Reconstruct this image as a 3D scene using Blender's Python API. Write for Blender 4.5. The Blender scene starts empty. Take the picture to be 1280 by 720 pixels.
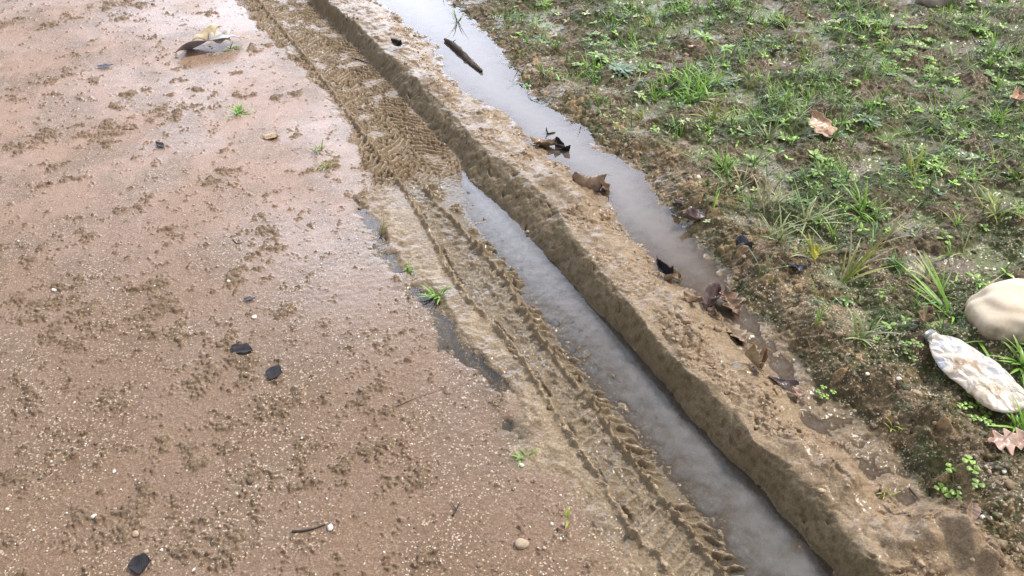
import bpy, math, random
import numpy as np
from mathutils import Vector, Matrix

random.seed(7)
SC = bpy.context.scene
COL = SC.collection
PI = math.pi

# ------------------------------------------------------------------ camera
CAM_H, PITCH, FPX = 1.30, math.radians(40.0), 1000.0
cd = bpy.data.cameras.new('camera'); cam = bpy.data.objects.new('camera', cd); COL.objects.link(cam)
cam.location = (0, 0, CAM_H); cam.rotation_euler = (PI / 2 - PITCH, 0, 0)
cd.sensor_width = 36; cd.lens = FPX / 1280 * 36; cd.clip_start = 0.05; cd.clip_end = 2000
SC.camera = cam
cp, sp = math.cos(PITCH), math.sin(PITCH)

def ray(px, py):
    a, b = px - 640.0, 360.0 - py
    return a, FPX * cp + b * sp, -FPX * sp + b * cp

def flat(px, py, z=0.0):
    dx, dy, dz = ray(px, py); s = (z - CAM_H) / dz
    return dx * s, dy * s

# ------------------------------------------------------------------ noise
_r = np.random.RandomState(11)
_ang = _r.rand(256, 256).astype(np.float32) * 2 * PI
GX, GY = np.cos(_ang).ravel(), np.sin(_ang).ravel()
WX, WY = _r.rand(65536).astype(np.float32), _r.rand(65536).astype(np.float32)
WR = _r.rand(65536).astype(np.float32)

def gn(x, y, f, seed=0):
    x = x * f + seed * 17.31; y = y * f + seed * 9.73
    xi = np.floor(x).astype(np.int64); yi = np.floor(y).astype(np.int64)
    fx = (x - xi).astype(np.float32); fy = (y - yi).astype(np.float32)
    ux = fx * fx * fx * (fx * (fx * 6 - 15) + 10); uy = fy * fy * fy * (fy * (fy * 6 - 15) + 10)
    def g(i, j):
        k = ((xi + i) & 255) * 256 + ((yi + j) & 255)
        return GX[k] * (fx - i) + GY[k] * (fy - j)
    a = g(0, 0); b = g(1, 0); c = g(0, 1); d = g(1, 1)
    a = a + (b - a) * ux; c = c + (d - c) * ux
    return (a + (c - a) * uy) * 1.5

def fbm(x, y, f, o=4, seed=0, gain=0.5):
    s = 0; a = 1.0; t = 0
    for i in range(o):
        s = s + a * gn(x, y, f, seed + i * 3.7); t += a; a *= gain; f *= 2.03
    return s / t * 1.3

def ridged(x, y, f, o=3, seed=0):
    s = 0; a = 1.0; t = 0
    for i in range(o):
        s = s + a * (1 - np.abs(gn(x, y, f, seed + i * 5.1)) * 2.2); t += a; a *= 0.5; f *= 2.1
    return s / t

def worley(x, y, f, seed=0):
    """F1, F2 and a random value of the nearest cell"""
    x = x * f + seed * 13.7; y = y * f + seed * 7.9
    xi = np.floor(x).astype(np.int64); yi = np.floor(y).astype(np.int64)
    f1 = np.full(x.shape, 9.0, np.float32); f2 = f1.copy(); rr = np.zeros_like(f1)
    for i in (-1, 0, 1):
        for j in (-1, 0, 1):
            k = ((xi + i) & 255) * 256 + ((yi + j) & 255)
            d = np.hypot(xi + i + WX[k] - x, yi + j + WY[k] - y).astype(np.float32)
            m = d < f1
            f2 = np.where(m, f1, np.minimum(f2, d)); rr = np.where(m, WR[k], rr); f1 = np.where(m, d, f1)
    return f1, f2, rr

def sst(a, b, x):
    t = np.clip((x - a) / (b - a), 0, 1); return t * t * (3 - 2 * t)

# ------------------------------------------------------------------ the rut frame: u along the rut, v across it
TA = math.radians(27.9)
TX, TY, NX, NY = -math.sin(TA), math.cos(TA), math.cos(TA), math.sin(TA)
LVL, PUD, LPUD = -0.045, 0.0, -0.0065          # water levels

def curve(pts, z):
    out = []
    for px, py in pts:
        x, y = flat(px, py, z); out.append((x * TX + y * TY, x * NX + y * NY))
    out.sort(); a = np.array(out)
    return a[:, 0], a[:, 1]

C_EDGE = curve([(300,7),(347,57),(381,91),(411,128),(434,158),(452,200),(462,234),(471,264),(487,297),(511,334),(538,361),(561,388),(580,420),(613,453),(649,484),(662,533),(667,573),(707,596),(738,649),(778,689),(791,720)], 0)
C_BEAD = curve([(322,0),(368,55),(400,95),(445,155),(477,200),(511,244),(534,284),(558,334),(588,378),(616,405),(653,449),(684,502),(729,569),(764,622),(791,667),(822,693),(840,720)], -0.005)
C_COMB = curve([(340,0),(410,80),(480,170),(541,250),(568,277),(602,318),(629,345),(645,375),(676,427),(707,467),(747,515),(769,551),(800,591),(830,631),(857,658),(888,704)], -0.03)
C_WL = curve([(362,0),(440,95),(530,180),(574,222),(588,274),(615,311),(635,338),(655,375),(679,402),(707,440),(731,475),(751,502),(778,520),(800,560),(827,587),(853,619),(888,665),(896,704)], LVL)
C_WR = curve([(385,0),(428,42),(482,101),(535,160),(576,202),(588,226),(635,267),(669,304),(703,341),(736,378),(770,412),(797,440),(838,490),(877,537),(916,576),(955,615),(993,658),(1032,704)], LVL)
C_TOP = curve([(411,0),(451,34),(488,67),(529,104),(569,141),(596,175),(632,200),(686,244),(713,287),(750,334),(780,368),(803,398),(830,429),(861,463),(916,510),(947,549),(978,572),(1009,603),(1040,635),(1065,673),(1101,713)], 0.03)
C_PL = curve([(474,0),(502,27),(545,57),(555,94),(589,124),(636,145),(656,175),(697,202),(754,250),(777,287),(808,314),(821,334),(851,354),(888,381),(915,415),(935,438),(969,462),(1001,506),(1022,543),(1065,565),(1094,604),(1110,632),(1150,680)], PUD)
C_PR = curve([(560,0),(586,24),(623,57),(640,87),(670,124),(730,161),(745,185),(802,212),(812,240),(845,267),(868,300),(902,334),(915,364),(935,388),(966,408),(996,448),(1022,489),(1065,514),(1090,543),(1144,597),(1170,632),(1215,690)], PUD)
CURVES = [C_EDGE, C_BEAD, C_COMB, C_WL, C_WR, C_TOP, C_PL, C_PR]

def uv_of(px, py, z=0.0):
    x, y = flat(px, py, z); return x * TX + y * TY, x * NX + y * NY

U_DRY = uv_of(583, 223, LVL)[0]                # the rut holds water nearer than this
U_SH = uv_of(905, 370, 0)[0]
U_PEND = uv_of(1135, 640, 0)[0]                # the side puddle ends here

# crumbly dark clumps poking out of the wet road (pixel of the photo, radius m)
CLUMPS = [(140,162,.10),(208,140,.10),(285,220,.07),(190,352,.055),(195,385,.07),(235,415,.07),(248,560,.07),(150,655,.09),(118,640,.05),
          (60,380,.06),(20,372,.05),(158,22,.09),(140,5,.13),(60,30,.07),(60,170,.06),(40,180,.05),(75,95,.09),(10,30,.07),(200,75,.05),(225,82,.05),
          (205,290,.05),(160,258,.05),(330,310,.05),(255,470,.06),(345,505,.06),(310,600,.05),(130,500,.045),(45,500,.05),(15,120,.04),(280,190,.04),
          (370,165,.05),(452,243,.045),(410,205,.05),(560,90,.03),(75,410,.04),(90,560,.05),(390,560,.05),(460,500,.04),(480,560,.05),(440,570,.05),
          (520,600,.05),(20,600,.05),(230,690,.05),(350,120,.05),(320,60,.04),(110,100,.05),(180,45,.04),(250,110,.04),(255,135,.05),(175,115,.05)]
_rc = random.Random(21)
CL = [(*flat(a + _rc.uniform(-6, 6), b, 0), r * _rc.uniform(.6, 1.0)) for a, b, r in CLUMPS]
CL += [(*flat(_rc.uniform(0, 560) * (.5 + .5 * b_ / 720), b_, 0), _rc.uniform(.012, .045)) for b_ in [_rc.uniform(0, 715) for _ in range(60)]]
# mounds of thrown up mud (pixel, radius, height)
MOUNDS = [(612,140,.05,.024),(585,120,.04,.012),(735,255,.055,.016),(760,262,.03,.012),(850,372,.05,.012),(1030,585,.075,.024),(1062,610,.05,.022),
          (1000,560,.05,.014),(1150,672,.075,.034),(1195,690,.07,.028),(1110,690,.07,.02),(1235,712,.07,.02),(930,455,.05,.010),(1040,470,.06,.022),
          (1100,490,.07,.024),(1150,540,.08,.026),(1220,600,.09,.024),(960,350,.08,.014),(1000,410,.08,.014),(960,190,.06,.008),(690,225,.04,.012),
          (545,95,.03,.01),(1260,640,.08,.03),(1180,560,.07,.014),(860,255,.05,.012),(1235,430,.08,.018)]
MD = [(*flat(a, b, 0.02), r, h) for a, b, r, h in MOUNDS]

def lerp3(a, b, m):
    return a + (np.asarray(b, np.float32) - a) * m[:, None]

def terrain(x, y, full=False):
    x = np.asarray(x, np.float64).ravel(); y = np.asarray(y, np.float64).ravel()
    u = x * TX + y * TY; v = x * NX + y * NY
    wob = gn(u, v, 22, 3) * 0.005 + gn(u, v, 60, 4) * 0.0012
    V = [np.interp(u, c[0], c[1]) for c in CURVES]
    e, bead, comb, wl, wr, top, pl, pr = V
    vv = v + wob
    top = top + gn(u, v * .2, 5, 5) * .006 + gn(u, v * .3, 23, 6) * .005 + gn(u, v, 60, 10) * .0015
    wr = wr + gn(u, u * 0, 7, 7) * .004
    dry = sst(U_DRY - 0.06, U_DRY + 0.10, u)
    pend = sst(U_PEND + 0.02, U_PEND - 0.08, u)          # 1 nearer than the puddle's end
    near = sst(2.6, 0.6, u)
    shal = sst(U_SH + .40, U_SH - .35, u)
    ks = [e - 0.30, e, bead, (bead + comb) / 2, comb, wl, (wl * .3 + wr * .7), wr, wr + .62 * (top - wr), top, (top * .55 + pl * .45), pl, (pl + pr) / 2, pr, pr + 0.09, pr + 0.4]
    Z = [0 * u, 0 * u - .002, 0 * u - .004, -.026 + 0 * u, -.028 - .004 * dry, LVL + 0.008 * dry, -.066 + .028 * dry, LVL + .008 * dry,
         0.006 + 0 * u, 0.024 + .010 * gn(u, u * 0, 6, 8), 0.032 + .014 * gn(u, u * 0, 5, 9), PUD + .03 * pend, -.022 + .0215 * shal + .055 * pend, PUD + .035 * pend, .022 + .028 * near, .028 + .02 * near]
    for i in range(1, len(ks)):
        ks[i] = np.maximum(ks[i], ks[i - 1] + 0.006)
    z = np.zeros_like(u)
    for i in range(len(ks) - 1):
        m = (vv >= ks[i]) & (vv < ks[i + 1])
        t = (vv[m] - ks[i][m]) / (ks[i + 1][m] - ks[i][m])
        if i not in (7, 8):
            t = t * .45 + .55 * t * t * (3 - 2 * t)
        else:
            t = t ** (0.92 if i == 7 else .8)
        z[m] = Z[i][m] + (Z[i + 1][m] - Z[i][m]) * t
    z[vv >= ks[-1]] = Z[-1][vv >= ks[-1]]
    n_b = gn(u, v, 14, 21) * .02
    m_road = 1 - sst(-.012, .012, v - e + n_b)
    m_field = sst(-.01, .02, v - pr + n_b)
    m_rut = (1 - m_road) * (1 - sst(-.01, .01, v - wr))
    m_wall = sst(-.008, .008, v - wr) * (1 - sst(-.01, .012, v - top + n_b * .4))
    m_ridge = sst(-.006, .02, v - top) * (1 - m_field)
    out_pud = 1 - sst(0.0, .03, v - pl) * (1 - pend)      # dry part of the ridge
    fade = sst(9, 5.5, np.hypot(x, y))                    # keep the far ground cheap and calm
    crumb = np.zeros_like(u)
    # ---- big gentle swell
    z += fbm(x, y, 1.3, 2, 1) * .006 * (m_road + m_field)
    # ---- thrown-up mounds
    rough = m_ridge * out_pud * .8 + .05
    for mx, my, r, h in (MD if u.size > 9 else [q for q in MD if (q[0] - x[0]) ** 2 + (q[1] - y[0]) ** 2 < 5 * q[2] ** 2]):
        d2 = ((x - mx) ** 2 + (y - my) ** 2) / (r * r)
        k = np.nonzero(d2 < 4)[0]
        g = np.exp(-d2[k] * 1.6) - .0016
        z[k] += h * g * (0.8 + .35 * gn(x[k], y[k], 30, 31)); rough[k] = np.maximum(rough[k], g * 1.3)
    # ---- crumbly mud on the crest of the rut
    k = np.nonzero((rough > .1) & (fade > 0) & (m_road < .5))[0]
    xs, ys = x[k], y[k]
    xw = xs + gn(xs, ys, 35, 41) * .012; yw = ys + gn(xs, ys, 35, 42) * .012
    f1, f2, rr = worley(xw, yw, 26, 2); g1, g2, r2 = worley(xw, yw, 75, 5); h1, h2, r3 = worley(xw, yw, 150, 6)
    patch = .18 + .82 * sst(-.25, .30, fbm(xs, ys, 9, 2, 44))
    lump = (r3 - .5) * .0034 + (rr - .45) * .015 * sst(0, .22, f2 - f1) + (r2 - .4) * .0062 * sst(0, .25, g2 - g1) + fbm(xs, ys, 120, 2, 45) * .0022 - .022 * sst(.80, 1.0, ridged(xs, ys, 11, 2, 47)) * sst(-.1, .25, gn(xs, ys, 6, 48))
    sm = fbm(u[k] * .6, v[k], 24, 3, 46) * .005
    pit_ = sst(.74, .84, rr) * sst(.42, .18, f1) * sst(-.3, .2, gn(xs, ys, 5, 49))
    lump = lump - pit_ * .020
    z[k] += (lump * .85 * patch + sm) * np.clip(rough[k], 0, 1) * fade[k]
    pitc = np.zeros_like(u); pitc[k] = pit_ * np.clip(rough[k], 0, 1)
    crumb[k] = patch * np.clip(rough[k], 0, 1)
    # ---- wall of the rut: scraped, gritty
    k = np.nonzero(m_wall > .01)[0]
    q1, q2, q3 = worley(u[k] + gn(u[k], v[k], 50, 54) * .006, v[k], 62, 12)
    w = fbm(u[k], v[k] * .6, 9, 3, 50) * .007 - .012 * sst(.86, 1.0, ridged(u[k], v[k] * 1.5, 7, 2, 99)) + (q3 - .5) * .0035 * sst(0, .3, q2 - q1) + fbm(u[k] * .35, v[k], 40, 3, 51) * .0025 + fbm(u[k], v[k], 110, 3, 52) * .0020 - np.clip(gn(u[k], v[k], 32, 53) - .25, 0, 1) * .012
    z[k] += w * m_wall[k] * fade[k]
    # ---- rut floor: tyre lugs, crumbs
    k = np.nonzero((m_rut > .01) & (fade > 0))[0]
    uk, vk = u[k], v[k]; ph = (uk + .55 * (vk - comb[k])) / .027 + gn(uk, vk, 9, 61) * .7 + gn(uk, vk, 45, 59) * .22
    tri = np.abs((ph % 1) - .5) * 2
    lug = sst(.62, .95, tri + .25 * gn(uk, vk, 55, 60)) * sst(-.45, .05, gn(uk, vk * .5, 17, 77))
    dc = vk - comb[k]; dk = dry[k]
    fill = fbm(uk, vk, 16, 2, 62)
    lugc = lug
    band = sst(-.004, .004, dc) * sst(.062 + fill * .03, .03, dc) * (1 - dk)        # teeth reaching into the water
    zz = lug * band * .022 * (.7 + .5 * gn(uk, vk, 40, 63))
    zz += np.exp(-((dc) / .006) ** 2) * .014 * (1 - dk) * (.8 + .8 * gn(uk, vk, 45, 64))   # comb ridge
    db = vk - bead[k] + gn(uk, vk, 50, 65) * .004
    zz += np.exp(-(db / .0065) ** 2) * .013 * (.75 + .9 * gn(uk, vk, 55, 66)) - np.exp(-((db - .012 + .004 * gn(uk, vk, 30, 55)) / .006) ** 2) * .009 * sst(-.25, .35, gn(uk, vk, 14, 54))
    mid = sst(.006, .02, db) * sst(-.004, -.016, dc)
    lug2 = sst(.5, .8, np.abs(((uk - .4 * vk) / .027 % 1) - .5) * 2)
    zz += mid * (1 - dk) * (lug2 * .004 * sst(0, .4, gn(uk, vk, 10, 67)) + fbm(uk, vk, 45, 3, 68) * .0055 + (ridged(uk, vk, 28, 3, 57) - .5) * .005)
    # upper dry floor: broken lug prints
    a1 = uk + .9 * np.abs(vk - (comb[k] + wr[k]) / 2 + .02)
    lug3 = sst(.35, .8, np.abs(((a1 + gn(uk, vk, 16, 69) * .014) / .026 % 1) - .5) * 2)
    rg = ridged(uk * 1.25 + vk * .4, vk * .7 - uk * .25, 62, 3, 70)
    zz += dk * m_rut[k] * ((lug3 - .5) * .010 * sst(-.3, .25, fbm(uk, vk, 7, 2, 71)) + (rg - .5) * .014 * sst(-.35, .15, fill) + fbm(uk, vk, 90, 2, 72) * .0022)
    uw = (1 - dk) * sst(0, .02, vk - wl[k])
    zz += uw * sst(0, -.03, vk - wr[k]) * (fbm(uk, vk, 26, 4, 73) * .012 - .001 + np.clip(gn(uk, vk, 60, 74) - .4, 0, 1) * .03 * sst(.3, 1.4, uk))
    edge = sst(.09, .0, vk - e[k]) * sst(0, -.01, db)
    zz += edge * (fbm(uk, vk, 30, 3, 75) * .006 + fbm(uk, vk, 8, 2, 56) * .005)
    z[k] += zz * m_rut[k] * fade[k] + fbm(uk, vk, 140, 2, 76) * .0009
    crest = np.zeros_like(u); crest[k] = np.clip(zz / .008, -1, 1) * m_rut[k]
    # ---- the road: smooth wet silt with crumbs poking through
    k = np.nonzero((m_road > .01) & (fade > 0))[0]
    xs, ys = x[k], y[k]
    cm = np.full(xs.shape, -0.42) + fbm(xs, ys, 3.2, 2, 80) * .30
    xq = xs + fbm(xs, ys, 14, 3, 97) * .055; yq = ys + fbm(xs, ys, 14, 3, 98) * .055
    for cx, cy, r in (CL if u.size > 9 else [q for q in CL if xs.size and (q[0] - xs[0]) ** 2 + (q[1] - ys[0]) ** 2 < .03]):
        d2 = ((xq - cx) ** 2 + ((yq - cy) * 1.15 - (xq - cx) * .35) ** 2) / (r * r)
        j = np.nonzero(d2 < 3)[0]; cm[j] = np.maximum(cm[j], -.42 + .95 * np.exp(-d2[j] * 1.3))
    low = sst(2.2, 1.2, ys)                      # nearer, grittier
    cm += low * .10
    h = fbm(xs, ys * .9, 26, 3, 81, .62) + .45 * gn(xs, ys, 120, 84) + cm
    cr = sst(0, .35, h)
    f1, f2, rr = worley(xs, ys, 85, 8)
    zz = np.clip(h, 0, .7) * .0085 + cr * (rr - .4) * .004
    zz += fbm(xs * 1.15 - ys * .3, ys * 1.05, 13, 3, 82) * .0006 + (fbm(xs, ys, 70, 2, 83) * (.0001 + .0005 * low))
    lp = np.exp(-((v[k] - e[k] + .026 + .022 * gn(u[k], v[k], 8, 85) + .012 * gn(u[k], v[k], 30, 87)) / .024) ** 2) * sst(U_L0 - .12, U_L0 + .05, u[k]) * sst(U_L1 + .1, U_L1 - .05, u[k])
    lp *= sst(-.45, .35, fbm(u[k], v[k], 9, 4, 86) + .12)
    zz -= lp * (.0105 + .010 * fbm(xs, ys, 38, 3, 113))
    z[k] += zz * m_road[k] * fade[k]
    road_cr = np.zeros_like(u); road_cr[k] = cr; road_cm = np.zeros_like(u); road_cm[k] = sst(-.35, .35, cm + .35 * fbm(xs, ys, 12, 3, 88)); halo = np.zeros_like(u); halo[k] = np.exp(-((v[k] - e[k] + .02 + .035 * gn(u[k], v[k], 9, 89)) / .045) ** 2) * sst(U_L0 - .25, U_L0 + .02, u[k]) * sst(U_L1 + .12, U_L1 - .1, u[k]) * sst(-.25, .5, fbm(u[k], v[k], 12, 4, 90)); lpf = np.zeros_like(u); lpf[k] = lp
    # ---- the weedy field and bank
    k = np.nonzero((m_field > .01) & (fade > 0))[0]
    xs, ys = x[k], y[k]; db = v[k] - pr[k]
    bank = sst(.30, .05, db + gn(xs, ys, 5, 91) * .08)
    hoof = fbm(xs, ys, 6.5, 2, 92); pit = np.clip(-hoof - .12, 0, .5)
    zz = hoof * .032 * sst(0, .2, db) - pit * .04 * sst(.05, .25, db)
    wx = xs + gn(xs, ys, 40, 93) * .01; f1, f2, rr = worley(wx, ys, 45, 9); g1, g2, r2 = worley(wx, ys, 110, 10)
    zz += (rr - .4) * .010 * sst(0, .3, f2 - f1) + (r2 - .4) * .0058 * sst(0, .3, g2 - g1) * (.5 + .8 * bank) + fbm(xs, ys, 60, 3, 94) * .0055
    flatm = sst(.18, .42, -hoof)
    zz *= 1 - .55 * flatm
    z[k] += zz * m_field[k] * fade[k]
    bankf = np.zeros_like(u); bankf[k] = bank; hf = np.zeros_like(u); hf[k] = hoof; g_f = np.zeros_like(u); g_f[k] = rr
    # silt at the bottom of the side puddle
    k = np.nonzero((np.abs(v - (pl + pr) / 2) < (pr - pl) / 2 + .02) & (u > U_PEND - .05))[0]
    z[k] += fbm(u[k], v[k], 18, 3, 95) * (.006 + .003 * shal[k]) + fbm(u[k], v[k], 70, 2, 96) * .002 * shal[k]
    if not full:
        return z
    # ================================================================ colour (albedo), roughness, wetness
    N = u.size
    x0, y0_ = x, y; x = x + NX * 1.4 * z; y = y + NY * 1.4 * z      # so that steep faces are not streaked
    n1 = fbm(x, y, 5, 3, 100); n2 = fbm(x, y, 40, 3, 101); n3 = gn(x, y, 170, 102)
    c = np.tile(np.array([.315, .205, .145], np.float32), (N, 1))                 # pink-tan silt of the road
    c = lerp3(c, (.235, .155, .102), sst(-.3, .5, n1)); c = lerp3(c, (.36, .25, .19), sst(.0, .6, n2) * .5)
    c = lerp3(c, (.24, .165, .11), sst(.0, .5, fbm(x, y, 13, 3, 108)) * .5)
    gritty = sst(2.3, 1.2, y)
    c = lerp3(c, (.195, .127, .078), gritty * .7)
    c = lerp3(c, (.24, .168, .11), road_cm * .55)
    c = lerp3(c, (.155, .112, .072), road_cr * .45)
    c = lerp3(c, (.06, .058, .04), halo * .7)
    c = lerp3(c, (.10, .09, .062), np.clip(lpf * 1.4, 0, 1) * (.55 + .4 * sst(-.2, .3, n2)))
    clay = np.tile(np.array([.235, .17, .10], np.float32), (N, 1))
    clay = lerp3(clay, (.30, .23, .15), sst(-.2, .5, n2)); clay = lerp3(clay, (.17, .122, .072), sst(.0, .6, n1) * .6)
    clay = lerp3(clay, (.21, .142, .08), dry * .7)
    m_rc = 1 - sst(-.07, .045, v - e + n_b * 2 + .03 * fbm(x, y, 20, 3, 109))
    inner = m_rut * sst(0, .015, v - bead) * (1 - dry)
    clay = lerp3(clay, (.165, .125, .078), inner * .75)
    clay = lerp3(clay, (.31, .235, .15), np.clip(crest, 0, 1) * .6); clay = lerp3(clay, (.11, .078, .045), np.clip(-crest, 0, 1) * .6)  # relief shading put into the colour: raised tread paler, hollows darker, with silt
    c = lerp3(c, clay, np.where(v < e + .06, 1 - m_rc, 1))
    ridge = lerp3(np.tile(np.array([.28, .205, .128], np.float32), (N, 1)), (.18, .122, .068), sst(-.1, .5, n2) * .7)
    ridge = lerp3(ridge, (.30, .20, .12), crumb * .5)
    ridge = lerp3(ridge, (.12, .08, .045), pitc * .5)  # shade inside the pits painted into the albedo
    c = lerp3(c, ridge, m_ridge)
    c = lerp3(c, (.215, .162, .095), m_wall * .88)
    c = lerp3(c, lerp3(c, (.15, .11, .06), sst(.0, .5, fbm(x, y, 45, 3, 104))), m_wall)
    soil = np.tile(np.array([.115, .080, .048], np.float32), (N, 1))
    soil = lerp3(soil, (.20, .142, .084), sst(-.05, .5, n2) * .75); soil = lerp3(soil, (.07, .05, .03), sst(.1, .6, -n2) * .7)
    moss = sst(-.25, .35, fbm(x, y, 4.2, 3, 105) + .25 * n2 + .1) * (1 - .75 * bankf)
    moss2 = sst(.05, .4, fbm(x, y, 11, 2, 106)) * bankf * .5
    soil = lerp3(soil, (.066, .086, .027), np.clip(moss * .95 + .10 + moss2, 0, 1))
    soil = lerp3(soil, (.18, .155, .115), sst(.10, .36, -hf) * (1 - bankf) * .7)
    soil = lerp3(soil, (.125, .15, .055), sst(-.05, .25, -hf) * sst(-.1, .2, fbm(x, y, 8, 2, 111)) * (1 - bankf) * .75)
    soil = lerp3(soil, (.24, .168, .095), bankf * sst(-.2, .4, fbm(x, y, 25, 2, 112)) * .55)
    soil = lerp3(soil, (.36, .25, .14), sst(.86, .93, g_f) * bankf * .6)
    c = lerp3(c, soil, m_field)
    # dark mossy rim of the side puddle
    rim = np.exp(-((v - pr - .008) / .018) ** 2) * (1 - pend) * sst(-.2, .2, fbm(u, v, 8, 2, 107))
    c = lerp3(c, (.07, .068, .032), rim * .75)
    c *= (1 + .16 * n3 + .10 * gn(x, y, 420, 103))[:, None]
    lum = c.mean(1, keepdims=True); c = lum + (c - lum) * np.where(m_field > .5, 1.06, 1.0)[:, None]
    g0 = np.where(m_field > .5, .115, .21)[:, None]; c = c * (np.clip(lum, .02, 1) / g0) ** .35
    c = np.clip(c, .012, .8)
    # water line darkening is real wetness: a damp band stays darker
    damp = np.clip(np.exp(-((z - LVL) / .010) ** 2) * (1 - dry) * (m_rut + m_wall) + np.exp(-((z - PUD) / .006) ** 2) * m_ridge * (v > (top + pl) / 2), 0, 1)
    c *= (1 - .22 * damp)[:, None]
    x, y = x0, y0_
    wet = m_road * (1 - road_cr * .85) * (.35 + .30 * sst(-.3, .4, fbm(x, y, 3.1, 2, 110))) + (1 - m_road) * .5
    sx, sy = flat(410, 340, 0)
    wet = np.maximum(wet, m_road * 1.0 * np.exp(-(((x - sx) * .9 + (y - sy) * .35) ** 2 + ((y - sy) * .8) ** 2) / .11) * (1 - road_cr))
    wet = np.where(m_rut > .5, .45 + .35 * sst(-.1, .4, n1) * (1 - dry), wet)
    wet = wet * (1 - m_field) + m_field * (.2 + .34 * sst(.05, .35, -hf))
    wet = np.clip(np.maximum(wet, damp * .8), 0, 1)
    grit = (m_road * .7 + m_field) * (.4 + .3 * gritty) * (.4 + sst(-.3, .3, n1))
    return z, c.astype(np.float32), wet.astype(np.float32), dict(grit=grit, u=u, v=v, e=e, wl=wl, wr=wr, top=top, pl=pl, pr=pr)

U_L1 = uv_of(465, 265, 0)[0]; U_L0 = uv_of(650, 530, 0)[0]

def ground_z(x, y):
    return float(terrain([x], [y])[0])

def at(px, py, dz=0.0):
    """the point of the ground seen at a pixel of the photograph"""
    z = 0.0
    for _ in range(6):
        x, y = flat(px, py, z); z = .5 * z + .5 * ground_z(x, y)
    x, y = flat(px, py, z)
    return Vector((x, y, ground_z(x, y) + dz))

# ------------------------------------------------------------------ materials
def new_mat(name):
    m = bpy.data.materials.new(name); m.use_nodes = True
    nt = m.node_tree; b = nt.nodes['Principled BSDF']
    return m, nt, b

def nd(nt, t, **kw):
    n = nt.nodes.new(t)
    for k, v in kw.items(): setattr(n, k, v)
    return n

def noise_bump(nt, b, scale, strength, dist, coords='Object', detail=4):
    tc = nd(nt, 'ShaderNodeTexCoord'); n = nd(nt, 'ShaderNodeTexNoise'); n.inputs['Scale'].default_value = scale; n.inputs['Detail'].default_value = detail
    nt.links.new(tc.outputs[coords], n.inputs['Vector'])
    bp = nd(nt, 'ShaderNodeBump'); bp.inputs['Strength'].default_value = strength; bp.inputs['Distance'].default_value = dist
    nt.links.new(n.outputs['Fac'], bp.inputs['Height']); nt.links.new(bp.outputs['Normal'], b.inputs['Normal'])
    return n, bp

def col_mat(name, rough=.6, scale=300, bump=.3, dist=.001, var=.35, trans=0.0, spec=.4, coat=0, attr='Col'):
    """albedo from the mesh's colour attribute, varied by a noise"""
    m, nt, b = new_mat(name)
    a = nd(nt, 'ShaderNodeAttribute', attribute_name=attr)
    n, bp = noise_bump(nt, b, scale, bump, dist)
    mr = nd(nt, 'ShaderNodeMapRange'); mr.inputs['From Min'].default_value = .3; mr.inputs['From Max'].default_value = .7
    mr.inputs['To Min'].default_value = 1 - var; mr.inputs['To Max'].default_value = 1 + var
    nt.links.new(n.outputs['Fac'], mr.inputs['Value'])
    mx = nd(nt, 'ShaderNodeVectorMath', operation='SCALE')
    nt.links.new(a.outputs['Color'], mx.inputs[0]); nt.links.new(mr.outputs['Result'], mx.inputs['Scale'])
    nt.links.new(mx.outputs[0], b.inputs['Base Color'])
    b.inputs['Roughness'].default_value = rough; b.inputs['Specular IOR Level'].default_value = spec
    b.inputs['Coat Weight'].default_value = coat; b.inputs['Coat Roughness'].default_value = .1
    if trans > 0:
        t = nd(nt, 'ShaderNodeBsdfTranslucent'); mix = nd(nt, 'ShaderNodeMixShader'); mix.inputs[0].default_value = trans
        out = nt.nodes['Material Output']
        nt.links.new(mx.outputs[0], t.inputs['Color']); nt.links.new(b.outputs[0], mix.inputs[1]); nt.links.new(t.outputs[0], mix.inputs[2])
        nt.links.new(mix.outputs[0], out.inputs['Surface'])
    return m

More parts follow.
